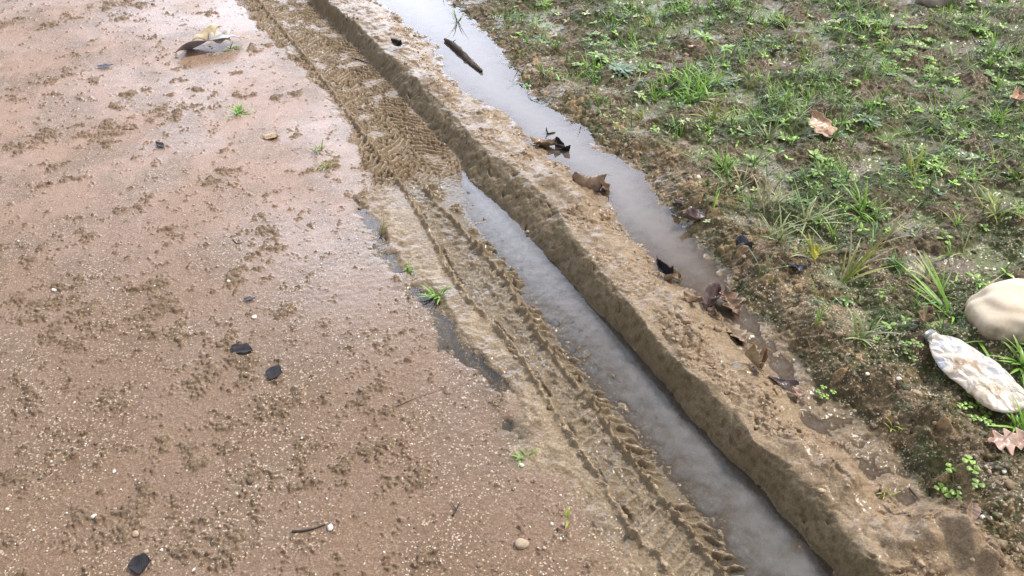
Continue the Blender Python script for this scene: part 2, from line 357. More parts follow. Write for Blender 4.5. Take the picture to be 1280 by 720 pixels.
def ground_material():
    m, nt, b = new_mat('wet_mud')
    a = nd(nt, 'ShaderNodeAttribute', attribute_name='Col'); w = nd(nt, 'ShaderNodeAttribute', attribute_name='Wet')
    tc = nd(nt, 'ShaderNodeTexCoord')
    n1 = nd(nt, 'ShaderNodeTexNoise'); n1.inputs['Scale'].default_value = 260; n1.inputs['Detail'].default_value = 6; n1.inputs['Roughness'].default_value = .65
    nt.links.new(tc.outputs['Object'], n1.inputs['Vector'])
    vo = nd(nt, 'ShaderNodeTexVoronoi'); vo.inputs['Scale'].default_value = 330
    nt.links.new(tc.outputs['Object'], vo.inputs['Vector'])
    mr = nd(nt, 'ShaderNodeMapRange'); mr.inputs['From Min'].default_value = .32; mr.inputs['From Max'].default_value = .68
    mr.inputs['To Min'].default_value = .70; mr.inputs['To Max'].default_value = 1.30
    nt.links.new(n1.outputs['Fac'], mr.inputs['Value'])
    sc = nd(nt, 'ShaderNodeVectorMath', operation='SCALE')
    nt.links.new(a.outputs['Color'], sc.inputs[0]); nt.links.new(mr.outputs[0], sc.inputs['Scale'])
    # single grains of paler and darker sand
    sep = nd(nt, 'ShaderNodeSeparateColor'); nt.links.new(vo.outputs['Color'], sep.inputs[0])
    gr = nd(nt, 'ShaderNodeValToRGB'); gr.color_ramp.elements[0].position = .90; gr.color_ramp.elements[1].position = .94
    nt.links.new(sep.outputs[0], gr.inputs[0])
    mxg = nd(nt, 'ShaderNodeMixRGB'); mxg.inputs['Color2'].default_value = (.62, .50, .38, 1)
    ga_ = nd(nt, 'ShaderNodeAttribute', attribute_name='Grit')
    mg = nd(nt, 'ShaderNodeMath', operation='MULTIPLY'); nt.links.new(ga_.outputs['Fac'], mg.inputs[1])
    nt.links.new(gr.outputs[0], mg.inputs[0]); nt.links.new(mg.outputs[0], mxg.inputs['Fac']); nt.links.new(sc.outputs[0], mxg.inputs['Color1'])
    gd = nd(nt, 'ShaderNodeValToRGB'); gd.color_ramp.elements[0].position = .90; gd.color_ramp.elements[1].position = .94
    nt.links.new(sep.outputs[1], gd.inputs[0])
    mxd = nd(nt, 'ShaderNodeMixRGB'); mxd.inputs['Color2'].default_value = (.10, .07, .045, 1)
    md = nd(nt, 'ShaderNodeMath', operation='MULTIPLY'); nt.links.new(ga_.outputs['Fac'], md.inputs[1])
    nt.links.new(gd.outputs[0], md.inputs[0]); nt.links.new(md.outputs[0], mxd.inputs['Fac']); nt.links.new(mxg.outputs[0], mxd.inputs['Color1'])
    nt.links.new(mxd.outputs[0], b.inputs['Base Color'])
    rr = nd(nt, 'ShaderNodeMapRange'); rr.inputs['To Min'].default_value = .75; rr.inputs['To Max'].default_value = .42
    nt.links.new(w.outputs['Fac'], rr.inputs['Value']); nt.links.new(rr.outputs[0], b.inputs['Roughness'])
    nt.links.new(w.outputs['Fac'], b.inputs['Coat Weight']); b.inputs['Coat Roughness'].default_value = .20; b.inputs['Coat IOR'].default_value = 1.33
    b.inputs['Specular IOR Level'].default_value = .14
    bp = nd(nt, 'ShaderNodeBump'); bp.inputs['Strength'].default_value = .7; bp.inputs['Distance'].default_value = .0026
    nt.links.new(n1.outputs['Fac'], bp.inputs['Height']); nt.links.new(bp.outputs[0], b.inputs['Normal'])
    bc = nd(nt, 'ShaderNodeBump'); bc.inputs['Strength'].default_value = .08; bc.inputs['Distance'].default_value = .0012
    nt.links.new(n1.outputs['Fac'], bc.inputs['Height']); nt.links.new(bc.outputs[0], b.inputs['Coat Normal'])
    return m

def water_material(name, col, ripple=.12, kd=60.0):
    """muddy water: the deeper, the more its silt hides the bed; a mirror on top"""
    m, nt, b = new_mat(name); nt.nodes.remove(b); out = nt.nodes['Material Output']
    a = nd(nt, 'ShaderNodeAttribute', attribute_name='Depth')
    mu = nd(nt, 'ShaderNodeMath', operation='MULTIPLY'); mu.inputs[1].default_value = -kd; nt.links.new(a.outputs['Fac'], mu.inputs[0])
    ex = nd(nt, 'ShaderNodeMath', operation='EXPONENT'); nt.links.new(mu.outputs[0], ex.inputs[0])
    su = nd(nt, 'ShaderNodeMath', operation='SUBTRACT'); su.inputs[0].default_value = 1.0; nt.links.new(ex.outputs[0], su.inputs[1])
    tc = nd(nt, 'ShaderNodeTexCoord')
    n = nd(nt, 'ShaderNodeTexNoise'); n.inputs['Scale'].default_value = 45; n.inputs['Detail'].default_value = 7; n.inputs['Roughness'].default_value = .6
    nt.links.new(tc.outputs['Object'], n.inputs['Vector'])
    cr = nd(nt, 'ShaderNodeValToRGB'); cr.color_ramp.elements[0].position = .35; cr.color_ramp.elements[1].position = .65
    cr.color_ramp.elements[0].color = (*[q * .90 for q in col], 1); cr.color_ramp.elements[1].color = (*[min(1, q * 1.07) for q in col], 1)
    nt.links.new(n.outputs['Fac'], cr.inputs[0])
    df = nd(nt, 'ShaderNodeBsdfDiffuse'); nt.links.new(cr.outputs[0], df.inputs['Color'])
    tr = nd(nt, 'ShaderNodeBsdfTransparent'); tr.inputs['Color'].default_value = (.80, .76, .70, 1)
    m1 = nd(nt, 'ShaderNodeMixShader'); nt.links.new(su.outputs[0], m1.inputs[0]); nt.links.new(tr.outputs[0], m1.inputs[1]); nt.links.new(df.outputs[0], m1.inputs[2])
    rn = nd(nt, 'ShaderNodeTexNoise'); rn.inputs['Scale'].default_value = 22; rn.inputs['Detail'].default_value = 3
    nt.links.new(tc.outputs['Object'], rn.inputs['Vector'])
    bp = nd(nt, 'ShaderNodeBump'); bp.inputs['Strength'].default_value = ripple; bp.inputs['Distance'].default_value = .006
    nt.links.new(rn.outputs['Fac'], bp.inputs['Height'])
    gl = nd(nt, 'ShaderNodeBsdfGlossy'); gl.inputs['Roughness'].default_value = .035; nt.links.new(bp.outputs[0], gl.inputs['Normal'])
    fr = nd(nt, 'ShaderNodeFresnel'); fr.inputs['IOR'].default_value = 1.42; nt.links.new(bp.outputs[0], fr.inputs['Normal'])
    m2 = nd(nt, 'ShaderNodeMixShader'); nt.links.new(fr.outputs[0], m2.inputs[0]); nt.links.new(m1.outputs[0], m2.inputs[1]); nt.links.new(gl.outputs[0], m2.inputs[2])
    nt.links.new(m2.outputs[0], out.inputs['Surface'])
    return m

# ------------------------------------------------------------------ mesh helpers
def mesh_from(name, co, faces, col=None, smooth=True):
    co = np.asarray(co, np.float32); faces = np.asarray(faces, np.int32)
    me = bpy.data.meshes.new(name); me.vertices.add(len(co)); me.vertices.foreach_set('co', co.ravel())
    k = faces.shape[1]; me.loops.add(faces.size); me.loops.foreach_set('vertex_index', faces.ravel())
    me.polygons.add(len(faces)); me.polygons.foreach_set('loop_start', np.arange(0, faces.size, k, dtype=np.int32))
    me.polygons.foreach_set('loop_total', np.full(len(faces), k, np.int32))
    if smooth: me.polygons.foreach_set('use_smooth', np.ones(len(faces), bool))
    if col is not None:
        col = np.asarray(col, np.float32); at_ = me.attributes.new('Col', 'FLOAT_COLOR', 'POINT')
        rgba = np.ones((len(co), 4), np.float32); rgba[:, :3] = col; at_.data.foreach_set('color', rgba.ravel())
    me.update(calc_edges=True)
    return me

def link(name, me, mat, parent=None, loc=None, label=None, cat=None, group=None, kind=None):
    o = bpy.data.objects.new(name, me); COL.objects.link(o)
    if me is not None and mat is not None: me.materials.append(mat)
    if parent is not None: o.parent = parent
    if loc is not None: o.location = loc
    tag(o, label, cat, group, kind); return o

def tag(o, label=None, cat=None, group=None, kind=None):
    if label: o['label'] = label
    if cat: o['category'] = cat
    if group: o['group'] = group
    if kind: o['kind'] = kind

# ------------------------------------------------------------------ the ground sheet
def grow(a, first, ratio, last):
    out = []; s = first; p = a
    while abs(p) < last:
        p += s; out.append(p); s *= ratio
    return out

fs = np.linspace(-1.12, 1.12, 1480)
ds = fs[1] - fs[0]
gs = grow(1.12, ds * 1.3, 1.16, 120)
S = np.array([-q for q in gs][::-1] + list(fs) + gs)
yy = [0.66]
while yy[-1] < 5.1: yy.append(yy[-1] + .00128 * (yy[-1] + .30))
fwd = grow(yy[-1], .009, 1.12, 400); back = []
p, s = yy[0], .003
while p > -60: p -= s; s *= 1.12; back.append(p)
Y = np.array(back[::-1] + yy + fwd)
Yg, Sg = np.meshgrid(Y, S, indexing='ij')
Xg = Sg * (.60 + .46 * np.clip(Yg, 0, 6))
NYg, NXg = Xg.shape
xf, yf = Xg.ravel(), Yg.ravel()
z, colr, wet, cv = terrain(xf, yf, True)
idx = np.arange(NYg * NXg, dtype=np.int32).reshape(NYg, NXg)
quads = np.stack([idx[:-1, :-1], idx[:-1, 1:], idx[1:, 1:], idx[1:, :-1]], -1).reshape(-1, 4)
P = np.stack([xf, yf, z], -1)
gme = mesh_from('ground', P, quads, colr)
wa = gme.attributes.new('Wet', 'FLOAT', 'POINT'); wa.data.foreach_set('value', wet)
ga = gme.attributes.new('Grit', 'FLOAT', 'POINT'); ga.data.foreach_set('value', cv['grit'].astype(np.float32))
ground = link('ground', gme, ground_material(), kind='structure', label='wet muddy ground with a tyre rut, sandy road and weedy field')

def water(name, level, mask, mat, label):
    below = (z < level + .0035) & mask
    q = below[quads].all(1) & (z[quads].min(1) < level + .001)
    sel = quads[q]; used, inv = np.unique(sel, return_inverse=True)
    co = P[used].copy(); dep = np.clip(level - z[used], 0, 1).astype(np.float32); co[:, 2] = level
    me = mesh_from(name, co, inv.reshape(-1, 4))
    da = me.attributes.new('Depth', 'FLOAT', 'POINT'); da.data.foreach_set('value', dep)
    return link(name, me, mat, kind='structure', label=label)

vv_, uu_ = cv['v'], cv['u']
near_all = np.hypot(xf, yf) < 9
water('rut_water', LVL, (vv_ > cv['wl'] - .03) & (vv_ < cv['wr'] + .03) & (uu_ < U_DRY + .05) & near_all,
      water_material('rut_water', (.195, .185, .175), .18, 40), 'murky grey water standing in the tyre rut')
water('puddle_water', PUD, (vv_ > cv['pl'] - .03) & (vv_ < cv['pr'] + .03) & (uu_ > U_PEND - .12) & near_all,
      water_material('puddle_water', (.17, .14, .112), .05, 80), 'long narrow muddy puddle between the rut and the weedy bank')
water('edge_water', LPUD, (vv_ > cv['e'] - .13) & (vv_ < cv['e'] + .005) & (uu_ > U_L0 - .15) & (uu_ < U_L1 + .12),
      water_material('edge_water', (.13, .13, .12), .08, 14), 'thin clear film of water along the road side of the rut')

# ------------------------------------------------------------------ scattered grains and crumbs (uncountable)
def ico(sub=1):
    t = (1 + 5 ** .5) / 2
    v = [(-1,t,0),(1,t,0),(-1,-t,0),(1,-t,0),(0,-1,t),(0,1,t),(0,-1,-t),(0,1,-t),(t,0,-1),(t,0,1),(-t,0,-1),(-t,0,1)]
    f = [(0,11,5),(0,5,1),(0,1,7),(0,7,10),(0,10,11),(1,5,9),(5,11,4),(11,10,2),(10,7,6),(7,1,8),(3,9,4),(3,4,2),(3,2,6),(3,6,8),(3,8,9),(4,9,5),(2,4,11),(6,2,10),(8,6,7),(9,8,1)]
    v = [np.array(q, float) / np.linalg.norm(q) for q in v]
    for _ in range(sub):
        cache = {}; nf = []
        def mid(a, b):
            k = (min(a, b), max(a, b))
            if k not in cache:
                p = v[a] + v[b]; v.append(p / np.linalg.norm(p)); cache[k] = len(v) - 1
            return cache[k]
        for a, b, c in f:
            x_, y_, z_ = mid(a, b), mid(b, c), mid(c, a); nf += [(a, x_, z_), (b, y_, x_), (c, z_, y_), (x_, y_, z_)]
        f = nf
    return np.array(v), np.array(f)

RS = np.random.RandomState(5)
def scatter(name, pts, sizes, cols, mat, label, sub=0, flatness=.65, sink=.25, rough=.28, angular=False):
    bv, bf = ico(sub); n = len(pts); nv = len(bv)
    pts = np.asarray(pts); zz = terrain(pts[:, 0], pts[:, 1])
    q = RS.randn(n, 4); q /= np.linalg.norm(q, axis=1)[:, None]; w_, a, b, c = q.T
    R = np.stack([1-2*(b*b+c*c), 2*(a*b-c*w_), 2*(a*c+b*w_), 2*(a*b+c*w_), 1-2*(a*a+c*c), 2*(b*c-a*w_), 2*(a*c-b*w_), 2*(b*c+a*w_), 1-2*(a*a+b*b)], -1).reshape(n, 3, 3)
    ax = RS.uniform(.55, 1.25, (n, 3))
    loc = bv[None] * (1 + RS.uniform(-rough, rough, (n, nv)))[:, :, None] * ax[:, None, :]
    loc = np.einsum('nij,nkj->nki', R, loc) * sizes[:, None, None]; loc[:, :, 2] *= flatness
    co = loc + np.stack([pts[:, 0], pts[:, 1], zz + sizes * flatness * (1 - 2 * sink) * .6], -1)[:, None, :]
    f = (bf[None] + (np.arange(n) * nv)[:, None, None]).reshape(-1, 3)
    cc = np.repeat(np.asarray(cols), nv, 0)
    me = mesh_from(name, co.reshape(-1, 3), f, cc, smooth=not angular)
    return link(name, me, mat, kind='stuff', label=label)

def uvd(x, y):
    u = x * TX + y * TY; v = x * NX + y * NY
    return u, v, [np.interp(u, c[0], c[1]) for c in CURVES]

def rnd_pts(n, y0, y1, power=1.6):
    """more of them near the viewer, where the photograph resolves them"""
    t = RS.rand(n) ** power; y = y0 + (y1 - y0) * t; x = RS.uniform(-1, 1, n) * (.72 + .52 * y)
    return np.stack([x, y], -1)

M_GRAIN = col_mat('pebble', .38, 500, .3, .001, .25, spec=.5, coat=.25)
M_CRUMB = col_mat('mud_crumb', .7, 400, .6, .0015, .25, coat=.15)
pts = rnd_pts(36000, .68, 4.0, 1.35); u, v, V = uvd(pts[:, 0], pts[:, 1])
dens = fbm(pts[:, 0], pts[:, 1], 4, 2, 120) + .6 * gn(pts[:, 0], pts[:, 1], 15, 121)
keep = (v < V[0] - .01) & (dens + RS.uniform(-.6, .6, len(v)) + sst(2.2, 1.2, pts[:, 1]) * .35 > .28) & (RS.rand(len(v)) < .62)
pts = pts[keep]; n = len(pts)
sz = np.exp(RS.normal(math.log(.00135), .42, n)); sz = np.clip(sz, .0007, .0042)
pal = np.array([(.72,.66,.58),(.60,.52,.42),(.45,.30,.17),(.50,.38,.26),(.10,.08,.06),(.13,.09,.06),(.62,.44,.34),(.80,.77,.72)])
pc = pal[RS.choice(8, n, p=[.17,.14,.14,.18,.12,.13,.06,.06])]
scatter('road_gravel', pts, sz, pc, M_GRAIN, 'pale and dark grit pressed into the wet sandy road', 0, .7, .35)
# grit of the bank and field
pts = rnd_pts(36000, .68, 4.4, 1.3); u, v, V = uvd(pts[:, 0], pts[:, 1]); db = v - V[7]
keep = (db > .0) & (RS.rand(len(v)) < np.exp(-db / .22) * .7 + .04)
pts = pts[keep]; n = len(pts)
sz = np.clip(np.exp(RS.normal(math.log(.0019), .42, n)), .0009, .006)
pal = np.array([(.48,.39,.27),(.42,.28,.15),(.36,.24,.13),(.28,.19,.11),(.10,.08,.05),(.52,.40,.28),(.38,.26,.16),(.62,.54,.44)])
pc = pal[RS.choice(8, n, p=[.13,.15,.22,.2,.12,.06,.09,.03])]
scatter('bank_gravel', pts, sz, pc * .85, col_mat('bank_grit', .6, 500, .3, .001, .25, spec=.25), 'orange and brown grit scattered over the soil bank', 0, .7, .3)
# crumbs
def crumbs(name, n0, y0, y1, test, smin, smed, smax, pal, label, power=1.3):
    pts = rnd_pts(n0, min(y0, .68), y1, power); u, v, V = uvd(pts[:, 0], pts[:, 1]); k = test(u, v, V, pts)
    pts = pts[k]; n = len(pts); sz = np.clip(np.exp(RS.normal(math.log(smed), .5, n)), smin, smax)
    pc = np.asarray(pal)[RS.randint(len(pal), size=n)] * RS.uniform(.8, 1.15, (n, 1))
    scatter(name, pts, sz, pc, M_CRUMB, label, 1, .68, .5, .30)
CLAY = [(.34,.25,.155),(.28,.20,.12),(.22,.15,.085),(.38,.28,.18)]
def t_ridge(u, v, V, p):
    g = sst(-.1, .4, fbm(p[:, 0], p[:, 1], 9, 2, 44))
    return (v > V[5] + .0) & (v < V[6] + .015) & (RS.rand(len(v)) < g * .5 + .04)
crumbs('ridge_crumbs', 50000, 1.0, 4.2, t_ridge, .0015, .0030, .009, CLAY, 'crumbs of tan mud along the crest beside the rut')
def t_bead(u, v, V, p):
    d = np.abs(v - V[1]); c2 = np.abs(v - V[2])
    return ((d < .012) | ((c2 < .007) & (RS.rand(len(v)) < .3)) | ((u > U_DRY) & (v > V[0]) & (v < V[4]) & (RS.rand(len(v)) < .10)))
crumbs('rut_crumbs', 60000, 1.0, 4.2, t_bead, .0012, .0024, .006, CLAY, 'crumbs of clay squeezed up by the tyre inside the rut')
DARK = [(.17,.12,.075),(.22,.155,.10),(.12,.085,.055),(.26,.185,.125)]
def t_road(u, v, V, p):
    m = np.full(len(v), .012)
    for cx, cy, r in CL:
        m = np.maximum(m, np.exp(-((p[:, 0] - cx) ** 2 + (p[:, 1] - cy) ** 2) / (r * r * .7)) * .55)
    m *= .03 + .36 * sst(-.1, .3, gn(p[:, 0], p[:, 1], 28, 122))
    return (v < V[0] - .01) & (RS.rand(len(v)) < m)
crumbs('road_crumbs', 70000, 1.0, 4.6, t_road, .0014, .0028, .008, DARK, 'dark crumbs of soil lying in patches on the sandy road')
SOIL = [(.20,.145,.085),(.26,.185,.11),(.13,.095,.055),(.30,.22,.14),(.10,.10,.045)]
def t_soil(u, v, V, p):
    return (v > V[7]) & (RS.rand(len(v)) < .22 + .35 * np.exp(-(v - V[7]) / .2))
crumbs('soil_crumbs', 30000, 1.0, 4.6, t_soil, .0015, .0034, .010, SOIL, 'loose crumbs of brown soil on the bank and field')

# ------------------------------------------------------------------ plants
class Leafy:
    """collects blades and leaflets into one mesh; coordinates relative to its origin"""
    def __init__(s): s.v = []; s.f = []; s.c = []
    def strip(s, pts, widths, side, cols, fold=.25):
        n0 = len(s.v); n = len(pts)
        for i, (p, w, c) in enumerate(zip(pts, widths, cols)):
            d = (pts[min(i + 1, n - 1)] - pts[max(i - 1, 0)]).normalized(); sd = (side - d * side.dot(d)).normalized(); up = sd.cross(d)
            s.v += [p - sd * w, p + up * (-w * fold), p + sd * w]; s.c += [c, tuple(q * .92 for q in c), c]
        for i in range(n - 1):
            a = n0 + 3 * i; s.f += [(a, a + 1, a + 4, a + 3), (a + 1, a + 2, a + 5, a + 4)]
    def blade(s, root, az, length, width, lean, curl, c0, c1, rng, seg=7, twist=.0):
        d = Vector((math.cos(az), math.sin(az), 0)); side = Vector((-d.y, d.x, 0))
        pts = []; p = Vector(root); ang = lean; step = length / seg
        for i in range(seg + 1):
            pts.append(p.copy()); p = p + (d * math.sin(ang) + Vector((0, 0, 1)) * math.cos(ang)) * step + side * twist * step * i / seg; ang += curl / seg
        ws = [width * (.55 + .45 * min(1, i / seg * 3)) * (1 - (i / seg) ** 2.6) + .00012 for i in range(seg + 1)]
        cs = [tuple(a + (b - a) * i / seg for a, b in zip(c0, c1)) for i in range(seg + 1)]
        s.strip(pts, ws, side, cs)
    def leaf(s, root, az, length, width, tilt, cup, col, seg=5, tip=1.0):
        d = Vector((math.cos(az) * math.cos(tilt), math.sin(az) * math.cos(tilt), math.sin(tilt))); side = Vector((-math.sin(az), math.cos(az), 0))
        pts = []; ws = []
        for i in range(seg + 1):
            t = i / seg; pts.append(Vector(root) + d * length * t + Vector((0, 0, -cup * length * t * t)))
            ws.append(width * math.sin(PI * min(1, (t * .93 + .05) ** tip)) + .0001)
        s.strip(pts, ws, side, [col] * (seg + 1), .35)
    def stem(s, a, b, r, col, sag=0.0, seg=4):
        a = Vector(a); b = Vector(b); n0 = len(s.v)
        for i in range(seg + 1):
            t = i / seg; p = a.lerp(b, t) + Vector((0, 0, sag * math.sin(PI * t))); k = r * (1 - .4 * t)
            for j in range(4):
                s.v.append(p + Vector((math.cos(j * PI / 2) * k, math.sin(j * PI / 2) * k, (k if j % 2 else 0)))); s.c.append(col)
        for i in range(seg):
            for j in range(4):
                q = n0 + i * 4; s.f.append((q + j, q + (j + 1) % 4, q + 4 + (j + 1) % 4, q + 4 + j))
    def mesh(s, name): return mesh_from(name, [tuple(p) for p in s.v], s.f, s.c)

M_GRASS = col_mat('grass_blade', .42, 180, .15, .0004, .22, trans=.28, spec=.45)
M_WEED = col_mat('weed_leaf', .40, 260, .25, .0005, .25, trans=.22, spec=.5, coat=.2)

GREENS = {'bright': ((.14,.29,.03),(.32,.54,.08)), 'dark': ((.06,.12,.03),(.12,.23,.05)), 'pale': ((.22,.28,.10),(.46,.50,.25)), 'yellow': ((.20,.26,.04),(.45,.46,.08)),
          'mid': ((.11,.22,.03),(.27,.43,.08)), 'dry': ((.28,.25,.12),(.55,.46,.28)), 'blue': ((.07,.13,.06),(.17,.26,.14))}

def grass_tuft(px, py, label, n=12, L=.06, W=.0016, tone='mid', spread=.7, azc=None, azs=PI, dryn=.15, rad=.008, curl=1.0, group='grass tufts'):
    rng = random.Random(int(px * 31 + py)); o = at(px, py); g = Leafy()
    for i in range(int(n * 1.35)):
        az = rng.uniform(0, 2 * PI) if azc is None else azc + rng.uniform(-azs, azs)
        r = rad * math.sqrt(rng.random()); a2 = rng.uniform(0, 2 * PI)
        c0, c1 = GREENS['dry' if rng.random() < dryn else tone]; k = rng.uniform(.75, 1.25)
        x, y = o.x + r * math.cos(a2), o.y + r * math.sin(a2)
        root = (x - o.x, y - o.y, (ground_z(x, y) - o.z if rad > .02 else 0) - .003)
        g.blade(root, az, L * 1.22 * rng.uniform(.5, 1.15), W * 1.45 * rng.uniform(.7, 1.25), *(lambda le, cu: (min(le, 1.28), min(cu, 1.72 - min(le, 1.28))))(spread * rng.uniform(.35, 1.2), curl * rng.uniform(.3, 1.3)),
                tuple(q * k for q in c0), tuple(q * k for q in c1), rng, twist=rng.uniform(-.3, .3))
    return link('grass_tuft', g.mesh('grass_tuft'), M_GRASS, loc=o, label=label, cat='grass tuft', group=group)

def clover_plant(px, py, label, n=6, R=.03, leafr=.006, tone='bright', name='clover_plant'):
    rng = random.Random(int(px * 17 + py)); o = at(px, py)
    e = link(name, None, None, loc=o, label=label, cat='weed')
    st = Leafy(); c0, c1 = GREENS[tone]; heads = []
    for i in range(n):
        az = 2 * PI * i / n + rng.uniform(-.5, .5); r = R * rng.uniform(.45, 1.1); x, y = r * math.cos(az), r * math.sin(az)
        zt = ground_z(o.x + x, o.y + y) - o.z + rng.uniform(.006, .016); st.stem((0, 0, -.002), (x, y, zt), .0006, (.20, .20, .08), .004)
        heads.append((x, y, zt, az))
    link('stem', st.mesh('stem'), M_WEED, e)
    for x, y, zt, az in heads:
        lf = Leafy(); k = rng.uniform(.6, 1.0); c = tuple(q * k for q in c1)
        for j in range(3):
            lf.leaf((x, y, zt), az + j * 2.094 + .3, leafr * 1.7, leafr * .85, rng.uniform(-.1, .35), rng.uniform(0, .2), c, 5, 1.7)
        link('leaf', lf.mesh('leaf'), M_WEED, e)
    return e

def leafy_weed(px, py, label, n=9, L=.02, W=.005, tone='mid', tilt=.35, layers=1, name='leafy_weed'):
    rng = random.Random(int(px * 13 + py)); o = at(px, py); g = Leafy(); c0, c1 = GREENS[tone]
    for q in range(layers):
        ox, oy = (0, 0) if q == 0 else (rng.uniform(-.03, .03), rng.uniform(-.03, .03))
        oz = 0 if q == 0 else ground_z(o.x + ox, o.y + oy) - o.z
        for i in range(n):
            az = i * 2.4 + rng.uniform(-.4, .4); k = rng.uniform(.7, 1.3); h = rng.uniform(0, .012)
            g.stem((ox, oy, oz - .002), (ox + math.cos(az) * .004, oy + math.sin(az) * .004, oz + h), .0005, c0, 0, 2)
            g.leaf((ox + math.cos(az) * .003, oy + math.sin(az) * .003, oz + h), az, 1.25 * L * rng.uniform(.6, 1.1), W * rng.uniform(.7, 1.1), tilt * rng.uniform(0, 1.5), rng.uniform(.0, .5), tuple(a * k for a in c1))
    return link(name, g.mesh(name), M_WEED, loc=o, label=label, cat='weed', group='small leafy weeds')

